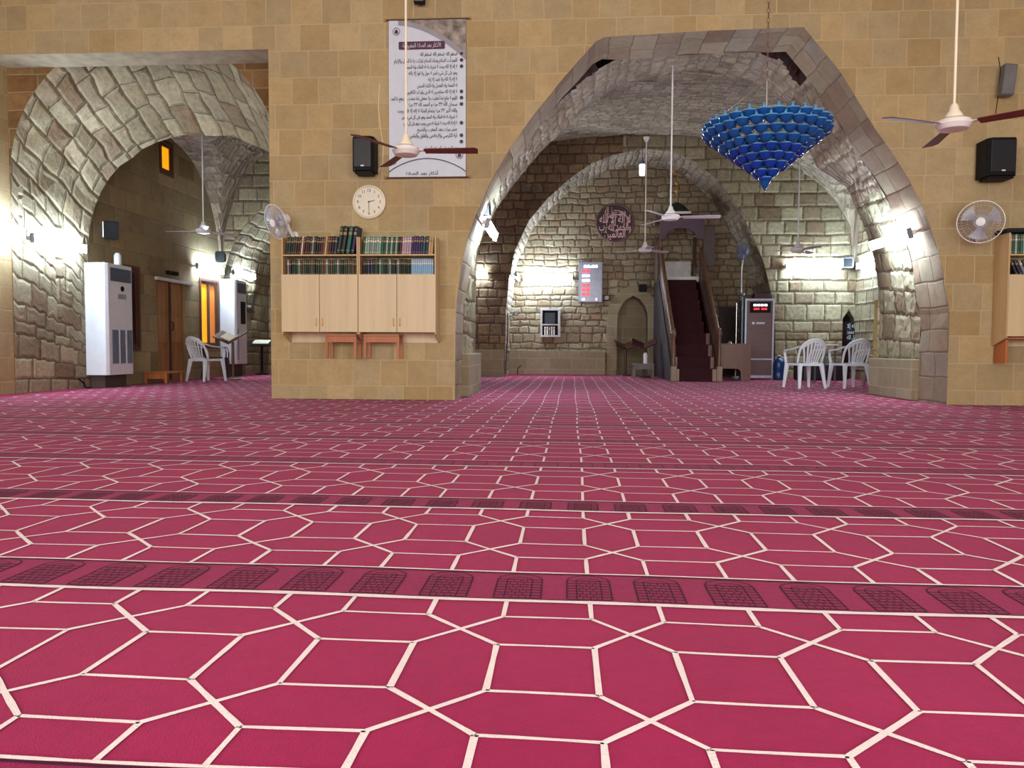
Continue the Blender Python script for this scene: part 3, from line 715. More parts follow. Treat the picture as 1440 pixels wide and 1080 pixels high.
def put_book(kind, nm, x, y, z, w, h, lean, label, group, dep=1.):
    key = kind
    cols = {'black': (26, 24, 24), 'green': (24, 58, 42), 'maroon': (74, 28, 30), 'navy': (22, 28, 62), 'brown': (96, 66, 44), 'white': (226, 218, 200), 'palegreen': (128, 160, 140), 'grey': (120, 124, 126), 'purple': (52, 40, 88), 'skyblue': (136, 178, 208), 'lilac': (168, 146, 160), 'teal': (30, 92, 78), 'tan': (190, 160, 116)}
    bands = {'white': 'tan', 'skyblue': 'white', 'palegreen': 'white', 'grey': 'white', 'lilac': 'white'}
    if key not in BOOKS:
        c = bookmat(kind, cols[kind]); bd = bookmat(bands[kind], cols[bands[kind]]) if kind in bands else BGOLD
        o = book_proto((0, 0, 0)).build('book', [c, PAGES, c, bd]); BOOKS[key] = o; used = o
    else:
        used = BOOKS[key].copy(); COL.objects.link(used)
    used.location = (x, y, z); used.scale = (w, dep, h); used.rotation_euler = (0, lean, 0)
    tag(used, label, 'book', group)
rb = random.Random(21)
names = {'black': 'black', 'green': 'dark green', 'maroon': 'maroon', 'navy': 'navy blue', 'brown': 'brown', 'white': 'white', 'palegreen': 'pale green', 'grey': 'grey', 'purple': 'purple', 'skyblue': 'light blue', 'lilac': 'lilac', 'teal': 'teal', 'tan': 'tan'}
def row(x0, x1, z, seq, hh, where, lean, yoff=.03, solid=True):
    n = len(seq); tot = sum(w for _, w in seq); k = (x1-x0-abs(lean)*hh*.9)/tot; x = x0+(.0 if lean > 0 else abs(lean)*hh)
    cnt = {}
    for kd, w in seq: cnt[kd] = cnt.get(kd, 0)+1
    for kd, w in seq:
        ww = w*k*.93; h = hh*rb.uniform(.93, 1.0)
        one = cnt[kd] == 1
        lab = f"{names[kd]} hardback {'alone of its colour ' if one else ''}on the {where}"
        ys = YFc+yoff+rb.uniform(0, .012)
        put_book(kd, 'book', x+w*k/2, ys, z+.002+(abs(lean)*ww/2), ww/ cos(lean) if False else ww, h, lean, lab, None if one else f"{names[kd]} books, {where}")
        x += w*k
S = lambda s: [({'k': 'black', 'g': 'green', 'm': 'maroon', 'n': 'navy', 'b': 'brown', 'w': 'white', 'p': 'palegreen', 'y': 'grey', 'u': 'purple', 's': 'skyblue', 'l': 'lilac', 't': 'teal', 'a': 'tan'}[c], {'w': .7, 'n': 1.5}.get(c, 1)) for c in s]
hr = at(500, 331.5, YFc).z-at(500, 357.5, YFc).z
row(b1[0]+.02, b1[1]-.235, b1[2], S('kgkgmkmwmmkkykkkmbabmkn'), hr, 'upper shelf of the left wall bookcase', .11)
row(b2[0]+.02, b2[1]-.012, b2[2], S('gppypypptgpgpgpkmlllluuuuutnaa'), hr*.99, 'upper shelf of the right wall bookcase', .07)
hl = at(500, 363.5, YFc).z-at(500, 386, YFc).z+.012
row(b1[0]+.04, b1[1]-.012, b1[3], S('ykkggygbgkgbgkggbbygbggygkggbgbg'), hl, 'lower shelf of the left wall bookcase', .0)
row(b2[0]+.03, b2[1]-.018, b2[3], S('kknnktkytgktykgkygkgkgksssssssssss'), hl, 'lower shelf of the right wall bookcase', .0)
# tall volumes leaning at the end of the upper left shelf
xx = b1[1]-.225
for i, (kd, w, lab) in enumerate([('green', .045, 'tall dark green volume leaning right on the upper left shelf'), ('black', .06, 'tall black volume leaning between the tall green volumes on the upper left shelf'), ('teal', .055, 'tall teal volume leaning near the middle post of the two bookcases'), ('navy', .05, 'tallest navy volume leaning out over the middle post of the bookcases')]):
    put_book(kd, 'book', xx, YFc+.005, b1[2]+.01, w*.82, .33, .16, lab, None, 1.3); xx += w+.004
# slanted boards and small folding benches stored under the bookcases
zb = b1[4]
def rack(pxa, pxb, label):
    xa, xb = at(pxa, 490, YFc+.03).x, at(pxb, 490, YFc+.03).x
    z1, z0 = at(480, 472.5, YFc+.03).z, at(480, 504, YFc+.03).z
    e = thing('folding_bench', label, 'bench', (xa, YFc+.03, z0))
    part(MB().box(xa, xb, YFc+.03, YF-.006, z1-.0, z1+.022), 'seat', ORANGEW, e, bevel=.003)
    part(MB().box(xa+.03, xb-.03, YFc+.045, YFc+.063, z1-.075, z1), 'rail', ORANGEW, e, bevel=.002)
    for x in (xa, xb-.032):
        for y in (YFc+.04, YF-.035): part(MB().box(x, x+.032, y, y+.026, z0, z1), 'leg', ORANGEW, e, bevel=.002)
    return e
rack(457, 501, 'orange wood bench fixed under the left wall bookcase'); rack(511, 561, 'orange wood bench fixed under the right wall bookcase')
# bookcase at the right edge of the frame
xa = at(1417, 400, YFc).x
zt, zs, zd, zb2, zl = at(1417, 327, YFc).z, at(1420, 357, YFc).z, at(1420, 386, YFc).z, at(1420, 473, YFc).z, at(1398, 487, YF).z
e = thing('wall_bookcase', 'pale wood wall bookcase cut off by the right edge, books lying and leaning in it', 'bookcase', (xa, YFc, zl)); xb = xa+.95
for a in (xa, xb): part(MB().prism([(YFc, zb2-.02), (YBc, zl), (YBc, zt), (YFc, zt)], a, a+.02, 'x'), 'side_panel', BEECHD, e, bevel=.002)
part(MB().box(xa+.02, xb, YBc-.012, YBc-.004, zl, zt-.01), 'back_panel', BEECH, e)
for z in (zs, zd-.01): part(MB().box(xa+.02, xb, YFc+.004+(.02 if z != zs else 0), YBc-.013, z-.018, z), 'shelf', BEECHD, e)
for a, b in ((xa+.006, xa+.47), (xa+.476, xb+.01)):
    d = part(MB().box(a, b, YFc-.017, YFc, zb2, zd), 'door', BEECH, e, bevel=.002)
    hx = b-.035 if a < xa+.1 else a+.035
    sub(MB().tube([(hx, YFc-.017, zb2+.08), (hx, YFc-.042, zb2+.09), (hx, YFc-.042, zb2+.15), (hx, YFc-.017, zb2+.16)], .005, 8), 'handle', GOLD, d, e, smooth=True)
x = xa+.035
for i, kd in enumerate('pgpgtpakgpgpgpgpkgmp'):
    k = {'p': 'palegreen', 'g': 'green', 't': 'teal', 'a': 'tan', 'k': 'black', 'm': 'maroon'}[kd]
    one = 'pgpgtpakgpgpgpgpkgmp'.count(kd) == 1
    put_book(k, 'book', x, YFc+.03, zs+.001, .027, (zt-zs)*.93, 0, f"{names[k]} hardback {'alone of its colour ' if one else ''}upright in the bookcase at the right edge", None if one else f"{names[k]} upright books, right edge bookcase"); x += .03
x = xa+.125
for i, k in enumerate(('black', 'navy', 'grey', 'green', 'brown')):
    put_book(k, 'book', x, YFc+.04, zd-.002, .03, .19, -.42, f"{names[k]} book leaning left on the second shelf of the bookcase at the right edge", None); x += .045
single(MB().box(xa-.03, xa+.75, YFc-.01, YFc+.26, zt+.002, zt+.052), 'folded_cloth', plain('black_cloth', (24, 24, 30), .8), 'folded black cloth lying on top of the bookcase at the right edge', 'cloth', (xa, YFc, zt), bevel=.02)
xq, zq0, zq1 = xa+.03, at(1413, 511, YFc+.1).z, at(1413, 477, YFc+.1).z
e = thing('folding_bench', 'orange wood bench fixed under the bookcase at the right edge', 'bench', (xq, YFc, zq0))
part(MB().box(xq, xq+.5, YFc+.01, YF-.006, zq1, zq1+.02), 'seat', ORANGEW, e, bevel=.003)
for x in (xq, xq+.46): part(MB().box(x, x+.03, YFc+.05, YF-.01, zq0, zq1), 'leg', ORANGEW, e, bevel=.003)
# ---------------------------------------------------------------- clock
c = at(519, 284, YF-.03)
e = thing('wall_clock', 'round cream wall clock above the left bookcase', 'clock', (c.x, YF-.004, c.z)); R0 = .205
part(MB().lathe([(.0, .0), (R0*.96, 0), (R0, .012), (R0, .03), (R0*.9, .042), (R0*.86, .03), (0, .03)], (c.x, YF-.004, c.z), 40, 'y'), 'case', CREAMP, e, smooth=True)
part(MB().lathe([(0, .031), (R0*.86, .031), (R0*.86, .0312)], (c.x, YF-.004, c.z), 40, 'y'), 'dial', plain('dial', (226, 224, 206), .5, var=.02), e)
INK = plain('ink', (30, 30, 34), .6, var=0)
for h in range(1, 13):
    a = pi/2-h*pi/6; o = text(str(h), .05, INK, e, (cos(a)*R0*.68, -.0325, sin(a)*R0*.68), 'numeral')
for L, wd, ang in ((.075, .006, pi/2-2.5*pi/6), (.12, .004, -pi/2)):
    m = MB(); d = Vector((cos(ang), 0, sin(ang))); n = Vector((-d.z, 0, d.x))
    p = Vector((c.x, YF-.038, c.z)); m.face([p-d*.015+n*wd, p+d*L+n*wd*.5, p+d*L-n*wd*.5, p-d*.015-n*wd]); part(m, 'hand', INK, e)
# ---------------------------------------------------------------- banner
YBN = YF-.03
x0, x1 = at(547, 150, YBN).x, at(655, 150, YBN).x; z1, z0 = at(600, 27, YBN).z, at(600, 249.5, YBN).z
e = thing('hanging_banner', 'white hanging banner of Arabic text with an arched photo corner, on the stone pillar', 'banner', (x0, YBN, z0)); W = x1-x0; H = z1-z0
BW_ = plain('banner_white', (206, 216, 230), .6, var=.015); MARN = plain('banner_maroon', (82, 38, 66), .6, var=.03); BGRY = plain('banner_grey', (150, 148, 160), .6); PHOTO = plain('banner_photo', (140, 132, 124), .6, var=.35, nscale=9); PDK = plain('bullet_dark', (54, 54, 64), .5)
part(MB().grid(lambda u, v: (x0+W*u, YBN+.004*sin(7*v), z0+H*v), 4, 20), 'cloth', BW_, e, smooth='all')
for z, nm in ((z1, 'top_rod'), (z0, 'bottom_rod')):
    rod = part(MB().tube([(x0-.03, YBN, z), (x1+.03, YBN, z)], .009, 10), nm, DWOOD, e, smooth=True)
    for x in (x0-.045, x1+.045): sub(MB().lathe([(0, -.018), (.013, -.012), (.018, 0), (.013, .012), (0, .018)], (x, YBN, z), 12, 'x'), 'rod_knob', GOLD, rod, e, smooth=True)
def bp(u, v, y=.008): return (x0+W*u, YBN-y, z1-H*v)
# photo corner with swoosh
cv = [(t/16, .01+.21*(max(0, (t/16-.12)/.88))**1.9) for t in range(2, 17)]
m = MB(); m.face([bp(1, .006)]+[bp(u, v) for u, v in reversed(cv)]+[bp(.12, .006)]); part(m, 'printed_photo', PHOTO, e)
m = MB()
for (a, b), (c_, d_) in zip(cv, cv[1:]): m.face([bp(a, b, .009), bp(a, b+.022+.02*a, .009), bp(c_, d_+.022+.02*c_, .009), bp(c_, d_, .009)])
part(m, 'printed_curve', BGRY, e)
m = MB(); R = .03
def rr(u0, u1, v0, v1, y, r=.016, n=5):
    P = []
    for cu, cv_, a0 in ((u1, v0, 0), (u0, v0, 1), (u0, v1, 2), (u1, v1, 3)):
        sx = -1 if cu == u1 else 1; sv = 1 if cv_ == v0 else -1
        for k in range(n+1):
            a = pi/2*(a0+k/n); q = bp(cu, cv_, y); P.append((q[0]+sx*r+r*cos(a), q[1], q[2]-sv*r+r*sin(a)))
    return P
m.face(rr(.13, .73, .14, .19, .01)); part(m, 'title_plate', MARN, e)
text(arab('الأذكار بعد الصلاة المفروضة'), .07, BW_, e, (W*.43, -.012, H*(1-.166)), 'title', fitw=W*.5)
lines = ['استغفر الله  استغفر الله  استغفر الله', 'اللهم أنت السلام ومنك السلام تباركت يا ذا الجلال والإكرام', 'لا إله إلا الله وحده لا شريك له له الملك وله الحمد', 'وهو على كل شيء قدير لا حول ولا قوة إلا بالله', 'لا إله إلا الله ولا نعبد إلا إياه', 'له النعمة وله الفضل وله الثناء الحسن', 'لا إله إلا الله مخلصين له الدين ولو كره الكافرون', 'اللهم لا مانع لما أعطيت ولا معطي لما منعت ولا ينفع ذا الجد', 'سبحان الله ٣٣ مرة و الحمد لله ٣٣ مرة', 'والله أكبر ٣٣ مرة وتمام المئة لا إله إلا الله وحده', 'لا شريك له له الملك وله الحمد وهو على كل شيء قدير', 'لا إله إلا الله وحده لا شريك له يحيي ويميت وهو على كل شيء', 'عشر مرات بعد المغرب والصبح', 'آية الكرسي والإخلاص والفلق والناس', '', 'عند النوم وفي الصباح والمساء']
wd = [.48, .82, .66, .63, .38, .52, .66, .86, .63, .78, .72, .7, .52, .62, 0, .42]
for i, (l, ww) in enumerate(zip(lines, wd)):
    if l: text(arab(l), .062, INK, e, (W*(.89-ww/2), -.01, H*(1-(.222+i*.0395))), 'text_line', fitw=W*ww)
for i in (0, 1, 2, 6, 7, 8, 11, 13, 14):
    q = bp(.945, .222+i*.0395, .008); part(MB().lathe([(0, .004), (.016, .003), (.022, 0)], q, 14, 'y'), 'bullet_disc', PDK, e)
for u, v in ((.10, .075), (.06, .9), (.92, .86)):
    q = bp(u, v, .009); rr_s = .042 if u != .06 else .03
    s = part(MB().tube([(q[0]+rr_s*cos(t*pi/12), q[1], q[2]+rr_s*sin(t*pi/12)) for t in range(24)], .003, 5, closed=True), 'seal', MARN, e)
    sub(MB().prism([(q[0]-.5*rr_s, q[2]-.6*rr_s), (q[0]+.5*rr_s, q[2]-.6*rr_s), (q[0]+.5*rr_s, q[2]+.1*rr_s), (q[0], q[2]+.6*rr_s), (q[0]-.5*rr_s, q[2]+.1*rr_s)], q[1]-.001, q[1]+.001, 'y'), 'seal_emblem', MARN, s, e)
part(MB().tube([bp(t/20, .965-.085*sin(pi*t/20)**.8, .009) for t in range(21)], .005, 5), 'printed_arc', PDK, e)
text(arab('أذكار بعد الصلاة'), .055, INK, e, (W*.43, -.01, H*.025), 'text_line', fitw=W*.42)
# ---------------------------------------------------------------- ceiling fans
BR = plain('fan_blade_brown', (104, 46, 42), .6, var=.1); FW_ = plain('fan_white', (226, 224, 222), .3, var=.02); FBL = plain('fan_blade_white', (210, 206, 214), .35, var=.03)
def ceiling_fan(px, py, Y, ztop, ang, R, bm, label, group=None):
    c = at(px, py, Y); e = thing('ceiling_fan', label, 'ceiling fan', (c.x, Y, c.z))
    X, Z = c.x, c.z
    part(MB().tube([(X, Y, Z+.1), (X, Y, ztop-.05)], .011, 10), 'downrod', CREAMP if bm is BR else FW_, e, smooth=True)
    part(MB().lathe([(.06, ztop), (.055, ztop-.03), (.02, ztop-.09), (.0, ztop-.09)], (X, Y, 0), 18), 'ceiling_cup', FW_, e, smooth=True)
    part(MB().lathe([(.014, Z+.17), (.03, Z+.15), (.04, Z+.11), (.065, Z+.075), (.07, Z+.05)], (X, Y, 0), 20), 'motor_cap', CREAMP if bm is BR else FW_, e, smooth=True)
    part(MB().lathe([(0, Z+.05), (.09, Z+.05), (.125, Z+.03), (.13, Z+.0), (.105, Z-.035), (.05, Z-.045), (0, Z-.045)], (X, Y, 0), 28), 'motor_housing', FW_, e, smooth=True)
    for k in range(3):
        a = ang+2*pi*k/3; T = Matrix.Translation((X, Y, Z+.0)) @ Matrix.Rotation(a, 4, 'Z') @ Matrix.Rotation(math.radians(-11), 4, 'X')
        m = MB(); o_ = MB(); w0, w1 = .045, .062
        o_.prism([(.17, -w0), (.19, -w0-.006), (R-.03, -w1), (R, -w1*.5), (R-.01, w1), (.18, w0)], -.003, .003, 'z'); m.add(o_, T)
        b = part(m, 'blade', bm, e, bevel=.001)
        m = MB(); q = MB(); q.box(.09, .24, -.018, .018, .003, .009); m.add(q, T); sub(m, 'blade_bracket', FW_, b, e)
    return e
ceiling_fan(571, 213, 7.2, ZC, math.radians(0), .68, BR, 'ceiling fan with brown blades in front of the banner')
ceiling_fan(1341, 176, 6.35, ZC, math.radians(80), .66, BR, 'ceiling fan with brown blades at the right, its blade cut by the picture edge')
ceiling_fan(943, 306, 11.2, at(945, 76, 11.2).z, math.radians(-4), .70, FBL, 'white ceiling fan on the longest white rod under the large arch')
ceiling_fan(907, 352, 15.2, at(908, 193, 15.2).z, math.radians(35), .60, FBL, 'white ceiling fan hanging left of the pulpit, in front of the rear wall')
ceiling_fan(1122, 352, 14.4, at(1124, 200, 14.4).z, math.radians(50), .60, FBL, 'white ceiling fan behind the blue chandelier, above the white chairs')
ceiling_fan(286, 325, 13.2, at(281, 120, 13.2).z, math.radians(178), .68, FBL, 'white ceiling fan hanging inside the left arch')
# ---------------------------------------------------------------- blue chandelier
BLUE = plain('blue_glass', (14, 80, 150), .12, var=.1, trans=.25); BLUED = plain('blue_glass_deep', (8, 56, 148), .12, var=.15, trans=.2); RIMB = plain('glass_rim', (96, 156, 196), .2); CLEARG = plain('clear_glass', (200, 226, 240), .08, trans=.8)
Yc = 7.0; tip = at(1076, 253, Yc); top = at(1080, 179, Yc)
e = thing('chandelier', 'blue glass cone shaped chandelier hanging on a chain before the large arch', 'chandelier', (tip.x, Yc, tip.z))
X, Z = tip.x, tip.z; Ht = top.z-tip.z
ch = MB(); zc = Z+Ht+.42; k = 0
while zc+k*.042 < ZC-.03:
    z = zc+k*.042; o_ = MB(); o_.tube([(.012*cos(t*pi/5), 0, .026*sin(t*pi/5)) for t in range(10)], .0032, 5, closed=True)
    ch.add(o_, Matrix.Translation((X, Yc, z)) @ Matrix.Rotation(pi/2*(k % 2), 4, 'Z')); k += 1
part(ch, 'chain', plain('rusty_chain', (120, 100, 92), .5, .6), e, smooth=True)
part(MB().lathe([(.05, ZC-.002), (.045, ZC-.03), (0, ZC-.03)], (X, Yc, 0), 16), 'ceiling_hook', GREYM, e)
part(MB().tube([(X, Yc, zc), (X, Yc, Z+.02)], .008, 8), 'stem', CHROME, e)
tiers = []; Rm = .495; nt_ = 9
for i in range(nt_): tiers.append((Rm*min(1, (i+.0)/(nt_-2.0)), Z+Ht*(i/(nt_-1))))
for k in range(6):
    a = k*pi/3+.3; part(MB().tube([(X, Yc, zc), (X+Rm*cos(a), Yc+Rm*sin(a), Z+Ht+.02)], .0025, 5), 'wire', CHROME, e)
for R_i, z in tiers:
    if R_i > .05: part(MB().tube([(X+(R_i-.0)*cos(t*pi/18), Yc+(R_i-.0)*sin(t*pi/18), z) for t in range(36)], .006, 6, closed=True), 'ring', BLUED, e)
cup = MB().lathe([(0, -.045), (.014, -.043), (.036, -.028), (.052, -.004), (.060, .012), (.061, .018), (.056, .022), (.034, .03), (.014, .036)], (0, 0, 0), 14).lathe([(.0125, .034), (.011, .05), (.02, .058), (.012, .068), (0, .07)], (0, 0, 0), 10, m=1).lathe([(.0605, .012), (.0635, .016), (.0605, .021)], (0, 0, 0), 14, m=1)
cups = []
for i, (R_i, z) in enumerate(tiers):
    n = max(1, int(round(2*pi*R_i/.115)))
    for j in range(n):
        a = 2*pi*(j+.5*(i % 2))/n; cups.append((R_i*cos(a), R_i*sin(a), z-Z, i))
cups.sort(key=lambda c: c[1]); first = {}
for q, (a, b, z, i) in enumerate(cups[:100]):
    mt = i >= nt_-4
    if mt not in first:
        o = cup.build('glass_cup', [BLUE if mt else BLUED, RIMB], e, smooth=True); first[mt] = o
    else: o = first[mt].copy(); COL.objects.link(o); o.parent = e
    o.location = (a, b, z)
m = MB()
for a, b, z, i in cups[100:]: m.add(cup, Matrix.Translation((a+X, b+Yc, z+Z)))
o = part(m, 'glass_cup', [BLUE, RIMB], e, smooth=True); o['kind'] = 'stuff'
part(MB().lathe([(0, Z-.1), (.012, Z-.08), (.03, Z-.05), (.045, Z-.02), (.03, Z+.0), (0, Z)], (X, Yc, 0), 16), 'bottom_finial', BLUE, e, smooth=True)
# ---------------------------------------------------------------- loudspeakers and floodlights
def speaker(pxa, pxb, pya, pyb, Y, label, dep=.2, sidecut=.04):
    a, b = at(pxa, pya, Y), at(pxb, pyb, Y); e = thing('loudspeaker', label, 'speaker', (a.x, Y, b.z)); x0, x1, z0, z1 = a.x, b.x, b.z, a.z; c_ = sidecut
    part(MB().prism([(x0, YF-.03), (x0, Y+.05), (x0+c_, Y), (x1-c_, Y), (x1, Y+.05), (x1, YF-.03)], z0, z1, 'z'), 'cabinet', BLK, e, bevel=.006)
    part(MB().box(x0+.03, x1-.03, Y-.006, Y, z0+.04, z1-.03), 'grille', DBLUE, e, bevel=.004)
    part(MB().box((x0+x1)/2-.02, (x0+x1)/2+.02, Y-.009, Y-.006, z0+.045, z0+.06), 'badge', WHT, e)
    part(MB().box((x0+x1)/2-.03, (x0+x1)/2+.03, YF-.035, YF-.0005, (z0+z1)/2-.08, (z0+z1)/2+.08), 'wall_bracket', GREYM, e)
    part(MB().box(x0+.03, x1-.03, Y+.03, YF-.06, z0-.03, z0-.001), 'foot_bracket', BLK, e, bevel=.004)
speaker(494, 525, 191, 239, 9.15, 'black loudspeaker on the pillar between the banner and the clock')
speaker(1391, 1432, 193, 246, 9.12, 'black loudspeaker on the front wall near the right edge')
def flood(px, py, Y, sx, sz, rot, label, mat, d=.09, nrm=(0, -1, 0)):
    p = at(px, py, Y); e = thing('floodlight', label, 'floodlight', p); T = Matrix.Translation(p) @ Matrix.Rotation(rot, 4, 'Y')
    m = MB(); m.box(-sx/2, sx/2, -d/2, d/2, -sz/2, sz/2, T=T); part(m, 'housing', mat, e, bevel=.008)
    m = MB(); m.box(-sx/2+.01, sx/2-.01, -d/2-.006, -d/2, -sz/2+.012, sz/2-.012, T=T); part(m, 'lens', GREYM, e, bevel=.002)
    m = MB(); m.tube([(0, d/2, 0), (0, YF-.0015-Y, 0)], .012, 8); m2 = MB(); m2.add(m, T); part(m2, 'arm', BLK, e)
    return e
flood(1417, 113, YF-.12, .14, .35, .1, 'grey floodlight with a cable, high on the wall above the right loudspeaker', plain('flood_grey', (104, 108, 116), .4, .3))
flood(590, -1, YF-.12, .13, .1, .05, 'black floodlight just above the banner, cut by the top edge', BLK)
def cable(pts, label, col=BLK, r=.004, name='cable'):
    pts = [Vector(p) for p in pts]; return single(MB().tube(pts, r, 6), name, col, label, 'cable', tuple(pts[0]), smooth=True)
cable([at(534, 118, YF-.0045), at(532, 150, YF-.0045), at(535, 180, YF-.0045), at(539, 205, YF-.0045), at(538, 230, YF-.0045), at(530, 244, YF-.0045)], 'thin white cable hanging behind the pillar loudspeaker', CREAMP)
cable([at(1404, 80, YF-.0045), at(1407, 98, YF-.0045), at(1403, 140, YF-.0045), at(1400, 160, YF-.0045)], 'thin dark cable running past the grey floodlight on the right wall')
# ---------------------------------------------------------------- wall fans
def wall_fan(p, n, R, label, base):
    """p centre of cage, n facing direction, base point on the wall"""
    p = Vector(p); n = Vector(n).normalized(); base = Vector(base); e = thing('wall_fan', label, 'fan', p)
    zx = Vector((0, 0, 1)).cross(n).normalized(); up = n.cross(zx)
    Mx = Matrix((zx, up, n)).transposed().to_4x4(); T = Matrix.Translation(p) @ Mx
    FG = plain('fan_cage', (196, 200, 210), .35, .2)
    c_ = MB()
    for s in (1, -1):
        for k in range(36):
            a = 2*pi*k/36
            P = [(cos(a)*R*t, sin(a)*R*t, s*.055*(1-t**3)+.0) for t in (.15, .45, .75, 1.)]
            q = MB().tube(P, .0016, 4, caps=False); c_.add(q, T)
        for t in (.3, .55, .8): c_.add(MB().tube([(cos(j*pi/16)*R*t, sin(j*pi/16)*R*t, s*.055*(1-t**3)) for j in range(32)], .0016, 4, closed=True), T)
    c_.add(MB().tube([(cos(j*pi/16)*R, sin(j*pi/16)*R, 0) for j in range(32)], .006, 6, closed=True), T)
    part(c_, 'cage', FG, e)
    m = MB(); m.add(MB().lathe([(0, .06), (.045, .058), (.05, .05), (0, .045)], (0, 0, 0), 18), T); part(m, 'front_cap', WHT, e, smooth=True)
    m = MB(); m.add(MB().lathe([(.06, -.06), (.07, -.1), (.06, -.17), (.03, -.19), (0, -.19)], (0, 0, 0), 18), T); part(m, 'motor', WHT, e, smooth=True)
    for k in range(3):
        a = 2*pi*k/3+.4; q = MB(); q.grid(lambda u, v: ((.03+(R*.85-.03)*u)*cos(a+(v-.5)*(.5+.6*u)), (.03+(R*.85-.03)*u)*sin(a+(v-.5)*(.5+.6*u)), .025*(v-.5)), 5, 4)
        m = MB(); m.add(q, T); part(m, 'blade', plain('fan_blade_tint', (176, 184, 200), .25, trans=.35) if k == 0 else bpy.data.materials['fan_blade_tint'], e, smooth='all')
    b0 = p-n*.15
    part(MB().tube([b0, b0-up*.12, (b0+base)/2-up*.14, base], .02, 10), 'arm', WHT, e, smooth=True)
    part(MB().lathe([(.05, 0), (.045, .02), (0, .02)], base, 14, 'y'), 'wall_plate', WHT, e)
p = at(1379, 312, YF-.32); wall_fan(p, (-.45, -.9, -.12), .235, 'pale wall fan on the front wall beside the right edge bookcase', (p.x+.1, YF-.004, p.z-.1))
p = at(388, 312, YF-.3); wall_fan(p, (-.55, -.75, -.35), .21, 'pale wall fan on the left edge of the pillar above the bookcase', (p.x+.13, YF-.004, p.z-.12))
